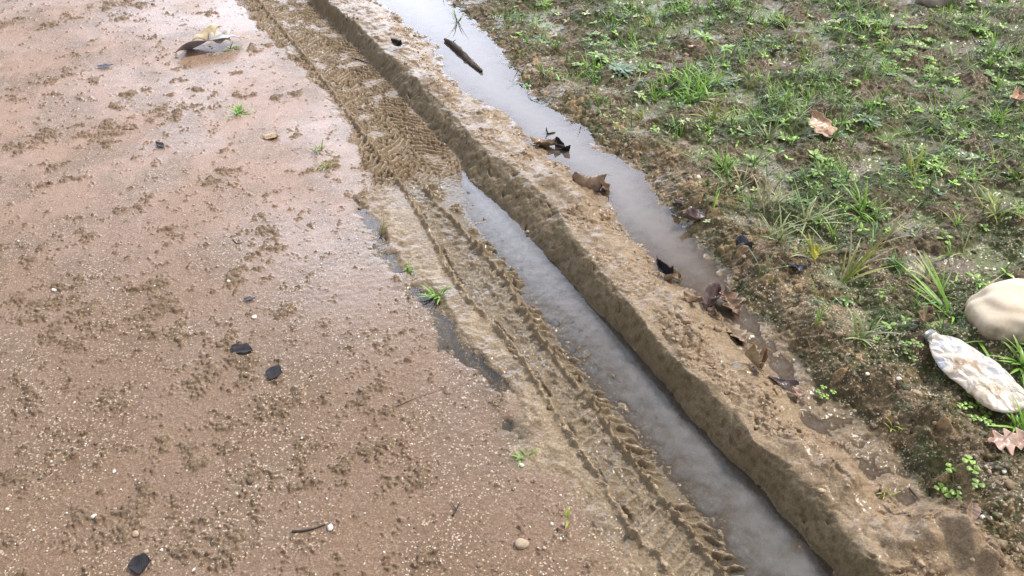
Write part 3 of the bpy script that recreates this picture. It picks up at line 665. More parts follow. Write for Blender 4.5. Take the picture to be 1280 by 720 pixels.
TUFTS = [
 (862,118,'bright green clump of short blades at the bank edge of the field', dict(n=80,L=.075,W=.0024,tone='bright',spread=1.0,rad=.095,dryn=.04)),
 (893,155,'yellowish fan of blades just below the bright green clump', dict(n=16,L=.085,W=.0021,tone='yellow',spread=.7,rad=.015,dryn=.2)),
 (905,212,'dense dark green tuft standing alone on the bare brown bank', dict(n=46,L=.062,W=.0017,tone='mid',spread=1.0,rad=.014,dryn=.08)),
 (1192,398,'large splayed tuft of long blades beside the cream boulder', dict(n=20,L=.155,W=.0031,tone='bright',spread=1.75,rad=.010,dryn=.06,curl=.6)),
 (1072,424,'pale tuft with upright blades and dry tips on the bank', dict(n=13,L=.075,W=.0022,tone='pale',spread=.75,rad=.012,dryn=.3,curl=.7)),
 (1277,456,'green tuft cut by the right edge of the photo below the boulder', dict(n=14,L=.075,W=.0026,tone='bright',spread=1.0,rad=.012,dryn=0)),
 (1276,538,'short green tuft touching the wide end of the flattened bottle', dict(n=12,L=.06,W=.0022,tone='bright',spread=1.1,rad=.01,dryn=0)),
 (1122,332,'low dark green tuft of fine needles in the field', dict(n=34,L=.040,W=.0011,tone='dark',spread=1.1,rad=.012,dryn=0)),
 (968,300,'loose stand of pale blades above the yellow scrap of leaf', dict(n=18,L=.085,W=.0017,tone='pale',spread=.7,rad=.03,dryn=.15)),
 (1012,322,'upright yellow green blades right of the yellow scrap of leaf', dict(n=10,L=.07,W=.0018,tone='yellow',spread=.6,rad=.018,dryn=.1)),
 (1056,352,'tuft leaning right with one long pale blade', dict(n=10,L=.11,W=.0022,tone='yellow',spread=.9,azc=.6,azs=1.1,rad=.012,dryn=.2,curl=.4)),
 (1078,272,'green tuft with arching stems in the middle of the field', dict(n=12,L=.085,W=.0022,tone='bright',spread=.8,rad=.015,dryn=.2)),
 (955,262,'thin straw coloured blades leaning over the bank edge', dict(n=9,L=.085,W=.0014,tone='dry',spread=.8,azc=.9,azs=.8,rad=.02,dryn=.5)),
 (1008,278,'sprawling pale grass with a long horizontal blade', dict(n=11,L=.10,W=.0016,tone='pale',spread=1.1,rad=.015,dryn=.2,curl=.5)),
 (1010,128,'small fresh green tuft left of the orange oak leaf', dict(n=14,L=.06,W=.0020,tone='bright',spread=.8,rad=.012)),
 (960,175,'short pale tuft between the bank and the orange oak leaf', dict(n=13,L=.06,W=.0018,tone='pale',spread=.7,rad=.01)),
 (1243,150,'round green tuft near the right edge in the upper field', dict(n=22,L=.06,W=.0018,tone='mid',spread=1.0,rad=.015)),
 (1140,222,'yellow stalks rising from a mat of leaves in the right field', dict(n=9,L=.085,W=.0018,tone='yellow',spread=.4,rad=.012,dryn=.4)),
 (1245,270,'pale grass on the wet hollow above the boulder', dict(n=14,L=.075,W=.0018,tone='yellow',spread=.9,rad=.03)),
 (1270,225,'grass at the right edge of the photo beside green moss', dict(n=14,L=.07,W=.0018,tone='mid',spread=.9,rad=.02)),
 (936,112,'tall thin yellow stalk with few side blades', dict(n=5,L=.11,W=.0014,tone='yellow',spread=.3,rad=.006,dryn=.4)),
 (1006,75,'grass sprig with long upright stalk above the orange oak leaf', dict(n=10,L=.08,W=.0016,tone='mid',spread=.6,rad=.012)),
 (1110,60,'grass mixed into the clover patch at the top right', dict(n=14,L=.07,W=.0020,tone='yellow',spread=.9,rad=.03)),
 (980,30,'green tuft near the top edge of the field', dict(n=18,L=.08,W=.0022,tone='bright',spread=.9,rad=.02)),
 (812,35,'yellow flecked sprout near the top edge', dict(n=10,L=.07,W=.0020,tone='yellow',spread=.6,rad=.012)),
 (695,62,'thin upright grass beside the grey green weed at the top', dict(n=10,L=.08,W=.0016,tone='mid',spread=.5,rad=.012)),
 (573,30,'tiny grass sprig standing at the water edge near the stick', dict(n=8,L=.07,W=.0016,tone='mid',spread=.4,rad=.01)),
 (650,105,'dark fringe of grass on the right rim of the puddle', dict(n=10,L=.035,W=.0012,tone='dark',spread=.9,rad=.02)),
 (300,141,'small bright tuft alone on the sandy road', dict(n=18,L=.045,W=.0020,tone='bright',spread=1.25,rad=.015,dryn=0)),
 (400,190,'small faded tuft on the sandy road beside the rut', dict(n=14,L=.040,W=.0016,tone='pale',spread=1.2,rad=.018)),
 (408,208,'flattened yellowing grass just below the faded tuft', dict(n=12,L=.032,W=.0014,tone='yellow',spread=1.3,rad=.015)),
 (478,292,'straw coloured tuft at the head of the thin water film', dict(n=11,L=.05,W=.0018,tone='dry',spread=.6,rad=.010)),
 (511,338,'tiny green sprig on the left lip of the rut', dict(n=9,L=.028,W=.0016,tone='bright',spread=.9,rad=.008,dryn=0)),
 (548,370,'green tuft on the left lip below the tiny sprig', dict(n=14,L=.036,W=.0018,tone='bright',spread=.9,rad=.012,dryn=0)),
 (655,572,'sparse sprig on the left lip among dark crumbs', dict(n=7,L=.024,W=.0015,tone='bright',spread=1.0,rad=.008,dryn=0)),
 (707,650,'yellow green sprig lowest on the left lip of the rut', dict(n=6,L=.022,W=.0018,tone='yellow',spread=1.2,rad=.006,dryn=0)),
 (290,62,'tiny green sprout under the crumpled litter', dict(n=7,L=.04,W=.0024,tone='mid',spread=1.2,rad=.01,dryn=0)),
 (1165,352,'pair of broad pale blades above the splayed tuft', dict(n=6,L=.085,W=.0028,tone='pale',spread=1.0,azc=2.3,azs=.6,rad=.01)),
 (800,150,'short thin sprig on the bare bank left of the bright clump', dict(n=6,L=.05,W=.0016,tone='yellow',spread=.6,rad=.01)),
 (1100,300,'thin leaning straw blades in the middle right field', dict(n=7,L=.09,W=.0014,tone='dry',spread=.9,azc=.5,azs=.5,rad=.02)),
 (925,235,'curved dry blade pair on the bank below the dark green tuft', dict(n=5,L=.06,W=.0017,tone='dry',spread=.6,rad=.01)),
 (1108,618,'tiny blades in the lower bank beside the puddle end', dict(n=5,L=.02,W=.0012,tone='yellow',spread=.8,rad=.006)),
 (1115,535,'short yellow green sprig on the lower gravel bank', dict(n=7,L=.03,W=.0013,tone='yellow',spread=.8,rad=.008)),
]
for px, py, lab, kw in TUFTS: grass_tuft(px, py, lab, **kw)

clover_plant(1192, 607, 'clover with three part leaves on the lower brown bank', n=7, R=.036, leafr=.0075, tone='bright')
clover_plant(1218, 518, 'green sprout with round leaves under the flattened bottle', n=9, R=.034, leafr=.0065, tone='bright')
clover_plant(1120, 52, 'large bright clover patch at the top right of the field', n=26, R=.13, leafr=.012, tone='bright')
clover_plant(1145, 82, 'second clover patch just below the large bright one', n=18, R=.09, leafr=.010, tone='bright')
clover_plant(1268, 98, 'clover patch cut by the right edge of the photo', n=16, R=.09, leafr=.011, tone='mid')
clover_plant(745, 52, 'clover like weed near the top of the puddle bank', n=10, R=.06, leafr=.010, tone='mid')
clover_plant(1135, 438, 'small seedling between the pale tuft and the bottle neck', n=5, R=.02, leafr=.006, tone='mid')
clover_plant(985, 300, 'round leaved weed among the loose pale blades', n=8, R=.04, leafr=.006, tone='mid')
clover_plant(1030, 495, 'tiny green clover beside the end of the puddle', n=5, R=.016, leafr=.0045, tone='bright')
WEEDS = [
 (778,92,'grey green weed with narrow leaves above the bank', dict(n=16,L=.040,W=.006,tone='blue',layers=3)),
 (752,75,'dull leafy weed left of the grey green one', dict(n=12,L=.032,W=.006,tone='mid',layers=2)),
 (985,178,'two large light green leaves near the orange oak leaf', dict(n=3,L=.050,W=.012,tone='bright',tilt=.8)),
 (972,192,'single pointed green leaf below the two large light ones', dict(n=2,L=.034,W=.008,tone='bright',tilt=.4)),
 (940,205,'folded green leaves beside the dense dark tuft', dict(n=4,L=.05,W=.007,tone='mid',tilt=.3)),
 (1030,205,'dark broad leaved weed under the orange oak leaf', dict(n=9,L=.032,W=.007,tone='mid',layers=2)),
 (1170,210,'dense mat of small leaves in the right field', dict(n=14,L=.022,W=.005,tone='mid',layers=4)),
 (1080,150,'flat rosette right of the orange oak leaf', dict(n=14,L=.024,W=.005,tone='blue',layers=3)),
 (1180,300,'lone seedling with two round leaves on bare soil', dict(n=3,L=.018,W=.006,tone='bright',tilt=.3)),
 (878,50,'leafy weed near the top edge left of the field rock', dict(n=12,L=.03,W=.006,tone='mid',layers=2)),
 (1225,40,'leafy mat right of the field rock', dict(n=14,L=.028,W=.006,tone='mid',layers=3)),
 (1040,30,'pale leafy weed left of the field rock', dict(n=12,L=.028,W=.006,tone='pale',layers=3)),
 (1225,200,'low weed with dark red soil beside it', dict(n=10,L=.022,W=.005,tone='blue',layers=2)),
 (905,62,'weed rosette above the yellow stalk', dict(n=12,L=.026,W=.006,tone='mid',layers=2)),
]
for px, py, lab, kw in WEEDS: leafy_weed(px, py, lab, **kw)

# ground cover nobody could count: seedlings, moss leaves and short blades over the field
def field_cover():
    rng = random.Random(3); g = Leafy(); b = Leafy()
    n = 47000; pts = rnd_pts(n, 1.2, 5.0, .95); u, v, V = uvd(pts[:, 0], pts[:, 1]); db = v - V[7]
    dm = fbm(pts[:, 0], pts[:, 1], 4.2, 3, 105) + .5 * gn(pts[:, 0], pts[:, 1], 13, 131)
    pr_ = (sst(-.15, .45, dm) * .75 + .06) * sst(.03, .26, db + .12 * dm) * (.30 + .7 * sst(1.5, 2.4, pts[:, 1]))
    pr_ = np.where((db > .0) & (db < .2), np.maximum(pr_, .02), pr_)
    k = (db > .005) & (RS.rand(n) < pr_ * .85) & (pts[:, 0] < 3.2); pts = pts[k]; zz = terrain(pts[:, 0], pts[:, 1])
    tones = ['mid', 'mid', 'mid', 'bright', 'blue', 'dark', 'dark', 'pale']
    for (x, y), z_ in zip(pts, zz):
        t = rng.choice(tones); c0, c1 = GREENS[t]; k = rng.uniform(.8, 1.55); s_ = rng.uniform(.55, 1.3)
        c0 = tuple(q * k for q in c0); c1 = tuple(q * k for q in c1)
        if rng.random() < .50:
            m = rng.choice((2, 3, 3, 4, 5)); a0 = rng.uniform(0, 6.28)
            for j in range(m):
                g.leaf((x, y, z_ + .002), a0 + j * 6.28 / m + rng.uniform(-.5, .5), .0185 * s_, .0042 * s_, rng.uniform(.05, .9), rng.uniform(0, .5), c1, 3)
        else:
            for j in range(rng.choice((2, 3, 4, 6))):
                b.blade((x + rng.uniform(-.004, .004), y + rng.uniform(-.004, .004), z_ - .001), rng.uniform(0, 6.28), rng.uniform(.02, .085), .0015 * rng.uniform(.7, 1.5), rng.uniform(.1, 1.1), rng.uniform(.2, 1.2), c0, c1, rng, 4)
    link('weed_cover', g.mesh('weed_cover'), M_WEED, kind='stuff', label='tiny weed seedlings and leaves carpeting the damp field')
    link('grass_cover', b.mesh('grass_cover'), M_GRASS, kind='stuff', label='short sparse grass blades scattered over the damp field')
field_cover()

# bits of dead straw and rootlets
def straw_bits():
    rng = random.Random(9); g = Leafy(); n = 900
    pts = rnd_pts(n, 1.0, 4.5, 1.1); u, v, V = uvd(pts[:, 0], pts[:, 1])
    for i in range(n):
        fld = v[i] > V[7][i]
        if V[1][i] < v[i] < V[5][i] or (V[6][i] < v[i] < V[7][i]): continue
        if not fld and rng.random() < .7: continue
        x, y = pts[i]; a = rng.uniform(0, 6.28); L = rng.uniform(.008, .035); x2, y2 = x + L * math.cos(a), y + L * math.sin(a)
        c = rng.choice([(.30,.24,.14),(.12,.085,.05),(.08,.06,.04),(.22,.15,.08)])
        g.stem((x, y, ground_z(x, y) + .001), (x2, y2, ground_z(x2, y2) + .0015), .0006, c, rng.uniform(0, .003), 3)
    link('straw_bits', g.mesh('straw_bits'), M_CRUMB, kind='stuff', label='dead rootlets and bits of straw on the soil')
straw_bits()

# ------------------------------------------------------------------ dead leaves
def leaf_mat(name, col, col2, rough=.45, coat=.2):
    m, nt, b = new_mat(name)
    tc = nd(nt, 'ShaderNodeTexCoord'); n = nd(nt, 'ShaderNodeTexNoise'); n.inputs['Scale'].default_value = 60; n.inputs['Detail'].default_value = 6
    nt.links.new(tc.outputs['Object'], n.inputs['Vector'])
    cr = nd(nt, 'ShaderNodeValToRGB'); cr.color_ramp.elements[0].position = .36; cr.color_ramp.elements[1].position = .62
    cr.color_ramp.elements[0].color = (*col2, 1); cr.color_ramp.elements[1].color = (*col, 1); nt.links.new(n.outputs['Fac'], cr.inputs[0])
    va = nd(nt, 'ShaderNodeAttribute', attribute_name='Col'); mx = nd(nt, 'ShaderNodeMixRGB', blend_type='MULTIPLY'); mx.inputs['Fac'].default_value = 1
    nt.links.new(cr.outputs[0], mx.inputs['Color1']); nt.links.new(va.outputs['Color'], mx.inputs['Color2']); nt.links.new(mx.outputs[0], b.inputs['Base Color'])
    b.inputs['Roughness'].default_value = rough; b.inputs['Coat Weight'].default_value = coat; b.inputs['Coat Roughness'].default_value = .15; b.inputs['Specular IOR Level'].default_value = .25
    bp = nd(nt, 'ShaderNodeBump'); bp.inputs['Strength'].default_value = .4; bp.inputs['Distance'].default_value = .0006
    nt.links.new(n.outputs['Fac'], bp.inputs['Height']); nt.links.new(bp.outputs[0], b.inputs['Normal'])
    return m
LM = {'orange': leaf_mat('orange_leaf', (.60,.39,.28), (.47,.29,.19)), 'pink': leaf_mat('pink_leaf', (.55,.38,.31), (.42,.27,.21)),
      'brown': leaf_mat('brown_leaf', (.30,.20,.13), (.16,.105,.07)), 'dark': leaf_mat('dark_leaf', (.026,.024,.028), (.012,.011,.014), .6, .0),
      'purple': leaf_mat('purple_leaf', (.17,.115,.115), (.085,.058,.06), .35, .5), 'tan': leaf_mat('tan_leaf', (.50,.38,.24), (.32,.22,.13)),
      'yellow': leaf_mat('yellow_leaf', (.62,.58,.07), (.45,.42,.06)), 'mud': leaf_mat('muddy_leaf', (.36,.27,.19), (.24,.17,.11)),
      'grey': leaf_mat('grey_leaf', (.085,.085,.11), (.04,.04,.05), .5, .15)}

def dead_leaf(px, py, label, L=.08, W=.03, kind='brown', lobes=4, depth=.35, az=0., curl=.3, bend=.3, tilt=0., roll=0., lift=.006, seed=1, stalk=True, face=0., zw=1., name='dead_leaf', group=None):
    """a lobed leaf: midrib, lobes, side veins, curled and bent; thickness by a solidify"""
    o = at(px, py, lift); nr, nc = 34, 13; rng = random.Random(seed); v = []; c = []
    sk = rng.uniform(-.12, .12)
    for i in range(nr + 1):
        t = i / nr
        env = (math.sin(PI * t ** .85) ** .75) * (.55 + .6 * t) if lobes else math.sin(PI * t ** .8) ** .8
        for j in range(nc + 1):
            s = j / nc * 2 - 1; sgn = 1 if s > 0 else -1
            lo = 1 - depth * (.5 + .5 * math.cos(2 * PI * (t * lobes + .18 * sgn + .35 * abs(s)))) * (1 if lobes else .0)
            w = W * env * lo * (1 + .12 * math.sin(9 * t + sgn * 2 + seed)) + .0006
            x_ = s * w; y_ = (t - .5) * L + abs(s) * L * .10 * lo
            z_ = curl * abs(s) ** 1.6 * W * (1 + .6 * math.sin(5 * t + seed + sgn)) + bend * L * (2 * (t - .5)) ** 2 * .5
            z_ += zw * (.0008 * math.cos(2 * PI * (t * 9 + abs(s) * 1.6)) + .0025 * math.sin(7 * t + 3 * s + seed))
            v.append((x_ + sk * y_, y_, z_)); vein = .78 if (abs(s) < .09 or abs(((t * 9 + abs(s) * 1.6) % 1) - .5) < .07) else 1.0
            c.append((vein, vein * .98, vein * .95))
    f = [(a, a + 1, a + nc + 2, a + nc + 1) for i in range(nr) for j in range(nc) for a in [i * (nc + 1) + j]]
    ob = link(name, mesh_from(name, v, f, c), LM[kind], loc=o, label=label, cat='leaf', group=group)
    ob.rotation_euler = (Matrix.Rotation(face, 3, 'X') @ Matrix.Rotation(az, 3, 'Z') @ Matrix.Rotation(roll, 3, 'Y') @ Matrix.Rotation(tilt, 3, 'X')).to_euler(); md = ob.modifiers.new('thickness', 'SOLIDIFY'); md.thickness = .0007; md.offset = 0
    if stalk:
        g = Leafy(); z0 = bend * L * .5; g.stem((-sk * L * .5, -L * .5, z0), (-sk * L * .5 + .005, -L * .72, z0 - .002), .0010, (1, 1, 1), .002, 4)
        link('stalk', g.mesh('stalk'), LM[kind], ob)
    return ob

R = math.radians
dead_leaf(1022,166,'orange brown oak leaf lying flat among the field weeds', L=.10,W=.050,kind='orange',az=R(200),curl=.10,bend=.08,lobes=3,seed=3,lift=.026,face=R(28))
dead_leaf(1262,557,'pinkish lobed oak leaf at the right edge below the bottle', L=.095,W=.034,kind='pink',az=R(95),curl=.1,bend=.1,lobes=4,depth=.6,seed=4,lift=.016,face=R(12))
dead_leaf(738,232,'large curled brown leaf arched at the water edge', L=.095,W=.036,kind='brown',az=R(80),curl=1.0,bend=-.25,roll=PI,lobes=0,seed=5,lift=.032)
dead_leaf(757,240,'small muddy curl of leaf beside the large arched leaf', L=.05,W=.02,kind='mud',az=R(20),curl=.8,bend=.3,lobes=2,seed=6,lift=.008)
dead_leaf(681,184,'muddy crumpled leaf half buried at the puddle edge', L=.085,W=.03,kind='mud',az=R(70),curl=.5,bend=.2,lobes=3,seed=7,lift=.007)
dead_leaf(686,172,'black upright leaf tip behind the muddy crumpled leaf', L=.045,W=.012,kind='dark',az=R(120),curl=.8,bend=.2,lobes=0,tilt=.7,seed=8,lift=.014)
dead_leaf(701,192,'black folded leaf standing in the puddle', L=.055,W=.018,kind='dark',az=R(60),curl=1.1,bend=.3,lobes=2,tilt=.3,seed=9,lift=.012)
dead_leaf(830,346,'black curled scrap on the crest beside a tan lump', L=.05,W=.013,kind='dark',az=R(50),curl=1.2,bend=.6,lobes=2,seed=10,lift=.012)
dead_leaf(842,352,'tan muddy leaf lump touching the black curled scrap', L=.05,W=.022,kind='mud',az=R(110),curl=.8,bend=-.3,lobes=2,seed=11,lift=.010)
dead_leaf(888,382,'purple grey folded leaf lying in shallow muddy water', L=.085,W=.018,kind='purple',az=R(-35),curl=1.3,bend=.2,lobes=0,seed=12,lift=.010)
dead_leaf(913,388,'dull brown oak leaf with raised lobes next to the purple one', L=.085,W=.036,kind='brown',az=R(10),curl=.35,bend=.2,lobes=4,depth=.55,seed=13,lift=.014,face=R(12))
dead_leaf(921,422,'faint muddy leaf print sunk at the puddle margin', L=.08,W=.03,kind='mud',az=R(15),curl=.25,bend=.1,lobes=4,depth=.5,seed=14,lift=.005)
dead_leaf(866,380,'thin curled leaf edge left of the purple folded leaf', L=.045,W=.010,kind='brown',az=R(75),curl=1.0,bend=.4,lobes=0,seed=15,lift=.008)
dead_leaf(937,455,'pale tan curled leaf standing up on the crest', L=.065,W=.016,kind='tan',az=R(25),curl=.8,bend=.5,lobes=2,tilt=.5,face=R(25),seed=16,lift=.020)
dead_leaf(951,462,'reddish brown curl joined to the pale standing leaf', L=.055,W=.011,kind='brown',az=R(-20),curl=1.3,bend=.6,lobes=2,seed=17,lift=.014)
dead_leaf(977,482,'thin dark strip of leaf at the edge of the muddy water', L=.07,W=.008,kind='purple',az=R(65),curl=.6,bend=.3,lobes=0,seed=18,lift=.008)
dead_leaf(997,495,'small reddish leaf flake at the end of the dark strip', L=.03,W=.008,kind='pink',az=R(40),curl=.6,bend=.3,lobes=0,seed=19,lift=.007)
dead_leaf(866,276,'wet purple leaf on the dark rim of the puddle', L=.075,W=.026,kind='purple',az=R(-60),curl=.6,bend=.3,lobes=3,seed=20,lift=.010)
dead_leaf(848,258,'small dark leaf above the wet purple leaf', L=.04,W=.010,kind='purple',az=R(20),curl=.6,bend=.3,lobes=0,seed=21,lift=.008)
dead_leaf(930,309,'shiny grey blue scrap of leaf on the gravel bank', L=.04,W=.016,kind='grey',az=R(80),curl=.9,bend=-.5,lobes=2,seed=22,lift=.012)
dead_leaf(1016,326,'bright yellow ragged scrap of leaf below the pale blades', L=.042,W=.012,kind='yellow',az=R(-8),curl=.3,bend=.2,lobes=5,depth=.5,tilt=.5,seed=23,lift=.018,stalk=False)
dead_leaf(998,338,'grey wet leaf beside the yellow scrap', L=.04,W=.014,kind='grey',az=R(80),curl=.3,bend=.2,lobes=3,seed=24,lift=.008)
dead_leaf(1270,128,'orange leaf cut by the right edge in the upper field', L=.075,W=.03,kind='orange',az=R(150),curl=.5,bend=.2,lobes=3,seed=25,lift=.012)
dead_leaf(868,62,'small pinkish leaf on soil near the top of the field', L=.05,W=.012,kind='pink',az=R(100),curl=.4,bend=.2,lobes=2,seed=26,lift=.010)
dead_leaf(692,52,'pink brown leaf beside the thin upright grass at the top', L=.05,W=.018,kind='pink',az=R(60),curl=.5,bend=.2,lobes=2,seed=27,lift=.012)
dead_leaf(305,438,'larger blue black leaf scrap flat on the sandy road', L=.052,W=.023,kind='dark',az=R(70),curl=.05,bend=.04,zw=.3,lobes=2,depth=.25,seed=28,lift=.004,stalk=False)
dead_leaf(344,467,'square greenish black leaf scrap on the sandy road', L=.034,W=.022,kind='dark',az=R(85),curl=.05,bend=.04,zw=.3,lobes=0,seed=29,lift=.004,stalk=False)
dead_leaf(177,706,'glossy blue black leaf scrap at the bottom edge', L=.036,W=.020,kind='dark',az=R(110),curl=.05,bend=.04,zw=.3,lobes=0,seed=30,lift=.005,stalk=False)
dead_leaf(313,375,'small grey crumpled scrap above the blue black one', L=.026,W=.010,kind='grey',az=R(90),curl=.05,bend=.04,zw=.3,lobes=2,seed=31,lift=.005,stalk=False)
dead_leaf(133,84,'dark teal leaf scrap on the upper sandy road', L=.055,W=.016,kind='grey',az=R(95),curl=.05,bend=.04,zw=.3,lobes=2,seed=32,lift=.007,stalk=False)
dead_leaf(201,183,'thin dark leaf scrap left of the small bright tuft', L=.05,W=.010,kind='dark',az=R(45),curl=.05,bend=.04,zw=.3,lobes=0,seed=33,lift=.006,stalk=False)
dead_leaf(340,172,'faint tan leaf flat on the road beside the faded tuft', L=.055,W=.018,kind='tan',az=R(85),curl=.1,bend=.1,lobes=0,seed=34,lift=.004,stalk=False)
dead_leaf(497,60,'black leaf curl on the crest near the top', L=.045,W=.014,kind='dark',az=R(70),curl=.9,bend=.4,lobes=0,seed=35,lift=.010)
dead_leaf(1152,410,'grey curled leaf behind the bottle neck', L=.055,W=.022,kind='mud',az=R(140),curl=.9,bend=.4,lobes=3,seed=36,lift=.014)
dead_leaf(1000,60,'purple wet leaf by the grass sprig in the upper field', L=.045,W=.016,kind='purple',az=R(30),curl=.6,bend=.3,lobes=2,seed=37,lift=.010)
dead_leaf(970,68,'small dark purple leaf left of the purple wet one', L=.035,W=.012,kind='purple',az=R(80),curl=.6,bend=.3,lobes=2,seed=38,lift=.010)
dead_leaf(1213,645,'dark flat leaf tip poking from the mud mound', L=.07,W=.010,kind='brown',az=R(-40),curl=.4,bend=-.2,lobes=0,seed=39,lift=.010)
dead_leaf(835,118,'dark brown twisted leaf inside the bright green clump', L=.07,W=.014,kind='purple',az=R(100),curl=.9,bend=.4,lobes=2,seed=40,lift=.018)

# ------------------------------------------------------------------ stones
def stone_mat(name, a, b_, crack=.15, scale=25):
    m, nt, b = new_mat(name)
    tc = nd(nt, 'ShaderNodeTexCoord'); n = nd(nt, 'ShaderNodeTexNoise'); n.inputs['Scale'].default_value = scale; n.inputs['Detail'].default_value = 8; n.inputs['Roughness'].default_value = .65
    nt.links.new(tc.outputs['Object'], n.inputs['Vector'])
    cr = nd(nt, 'ShaderNodeValToRGB'); cr.color_ramp.elements[0].position = .3; cr.color_ramp.elements[1].position = .65
    cr.color_ramp.elements[0].color = (*b_, 1); cr.color_ramp.elements[1].color = (*a, 1); nt.links.new(n.outputs['Fac'], cr.inputs[0])
    vo = nd(nt, 'ShaderNodeTexVoronoi', feature='DISTANCE_TO_EDGE'); vo.inputs['Scale'].default_value = scale * .8
    nt.links.new(tc.outputs['Object'], vo.inputs['Vector'])
    vr = nd(nt, 'ShaderNodeValToRGB'); vr.color_ramp.elements[0].color = (1 - crack, 1 - crack, 1 - crack, 1); vr.color_ramp.elements[1].position = .04
    nt.links.new(vo.outputs['Distance'], vr.inputs[0])
    mx = nd(nt, 'ShaderNodeMixRGB', blend_type='MULTIPLY'); mx.inputs['Fac'].default_value = 1
    nt.links.new(cr.outputs[0], mx.inputs['Color1']); nt.links.new(vr.outputs[0], mx.inputs['Color2']); nt.links.new(mx.outputs[0], b.inputs['Base Color'])
    b.inputs['Roughness'].default_value = .7
    bp = nd(nt, 'ShaderNodeBump'); bp.inputs['Strength'].default_value = .35; bp.inputs['Distance'].default_value = .003
    nt.links.new(n.outputs['Fac'], bp.inputs['Height']); nt.links.new(bp.outputs[0], b.inputs['Normal'])
    return m
M_CREAM = stone_mat('cream_stone', (.66,.52,.37), (.52,.41,.29), .03, 18); M_ROCK = stone_mat('pink_rock', (.42,.34,.30), (.26,.20,.17), .2, 14)
M_WHITE = stone_mat('white_pebble', (.80,.76,.70), (.62,.57,.50), .08, 120); M_TANST = stone_mat('tan_pebble', (.48,.37,.26), (.33,.25,.17), .1, 90)

def boulder_mat():
    m = stone_mat('boulder_stone', (.72,.60,.45), (.58,.46,.33), .06, 30); nt = m.node_tree; b = nt.nodes['Principled BSDF']
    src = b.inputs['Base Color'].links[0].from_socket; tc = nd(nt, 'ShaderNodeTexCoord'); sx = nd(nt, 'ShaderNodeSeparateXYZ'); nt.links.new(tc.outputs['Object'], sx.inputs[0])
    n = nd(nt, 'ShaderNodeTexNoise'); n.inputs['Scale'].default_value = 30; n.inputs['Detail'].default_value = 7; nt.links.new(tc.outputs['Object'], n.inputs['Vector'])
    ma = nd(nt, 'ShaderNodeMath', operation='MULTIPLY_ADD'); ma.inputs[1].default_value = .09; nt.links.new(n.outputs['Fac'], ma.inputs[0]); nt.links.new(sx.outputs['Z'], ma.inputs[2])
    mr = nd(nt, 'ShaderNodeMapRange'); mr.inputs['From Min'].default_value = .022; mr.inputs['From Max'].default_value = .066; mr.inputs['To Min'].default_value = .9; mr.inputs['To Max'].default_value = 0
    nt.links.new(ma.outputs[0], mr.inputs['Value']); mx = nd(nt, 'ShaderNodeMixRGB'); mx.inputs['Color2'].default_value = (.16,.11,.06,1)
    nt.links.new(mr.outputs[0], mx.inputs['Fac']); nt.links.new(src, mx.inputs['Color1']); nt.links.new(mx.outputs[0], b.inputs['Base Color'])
    return m

def stone(px, py, label, size, mat, seed=1, sink=.3, az=0, sub=3, name='stone', cat='stone', amp=.14, power=.8):
    bv, bf = ico(sub); o = at(px, py); v = []
    for p in bv:
        q = np.sign(p) * np.abs(p) ** power; q = q / (np.linalg.norm(q) ** .5)
        k = 1 + amp * math.sin(2.3 * p[0] + seed) * math.cos(2.9 * p[1] + 1.7 * seed) + amp * .6 * math.sin(4.1 * p[2] + 3 * p[0] + seed) + amp * .25 * math.sin(9 * p[1] + 7 * p[0] + seed)
        v.append((q[0] * size[0] * k, q[1] * size[1] * k, q[2] * size[2] * k))
    ob = link(name, mesh_from(name, v, bf), mat, loc=o + Vector((0, 0, size[2] * (1 - 2 * sink))), label=label, cat=cat)
    ob.rotation_euler = (0, 0, az); return ob
stone(1262, 402, 'large smooth cream boulder at the right edge', (.104,.078,.054), boulder_mat(), 4.4, .27, .25, 5, 'boulder', 'boulder', .085, .66)
stone(1170, 3, 'pinkish grey rock cut by the top edge of the field', (.085,.065,.05), M_ROCK, 5, .25, .4, 4, 'rock', 'rock', .14)
PB = [(68,363,'round white pebble on the left of the sandy road',.0075,M_WHITE),(318,397,'white pebble above the blue black leaf scrap',.0075,M_WHITE),
 (413,660,'white pebble at the end of the dark twig',.0080,M_WHITE),(652,681,'tan oval stone on the road near the bottom',.014,M_TANST),
 (118,646,'white pebble touching the crumbly clump at the lower left',.0065,M_WHITE),(170,668,'orange pinkish pebble at the lower left',.008,M_TANST),
 (286,352,'pale cream pebble in the middle of the road',.006,M_WHITE),(183,690,'tan pebble beside the glossy leaf scrap',.006,M_TANST),
 (873,222,'pair forming cream pebble on the brown bank',.009,M_WHITE),(863,223,'orange tan pebble left of the cream one on the bank',.008,M_TANST),
 (660,290,'small pale stone stuck in the rut wall',.006,M_TANST),(1254,589,'white pebble on the lower bank under the pink leaf',.007,M_WHITE),
 (1229,648,'white chip beside the leaf tip in the mound',.007,M_WHITE),(1084,468,'pale pebble near the top of the lower bank',.006,M_WHITE),
 (1236,590,'tan pebble left of the white one on the lower bank',.006,M_TANST),(652,582,'white oval pebble by the sparse sprig',.006,M_WHITE),
 (1123,475,'rounded white pebble close to the bottle neck on the bank',.007,M_WHITE)]
for i, (px, py, lab, r, m) in enumerate(PB):
    stone(px, py, lab, (r * .85, r * .7, r * .5), m, i + 1, .25, i, 2, 'pebble', 'pebble', .12, .85)

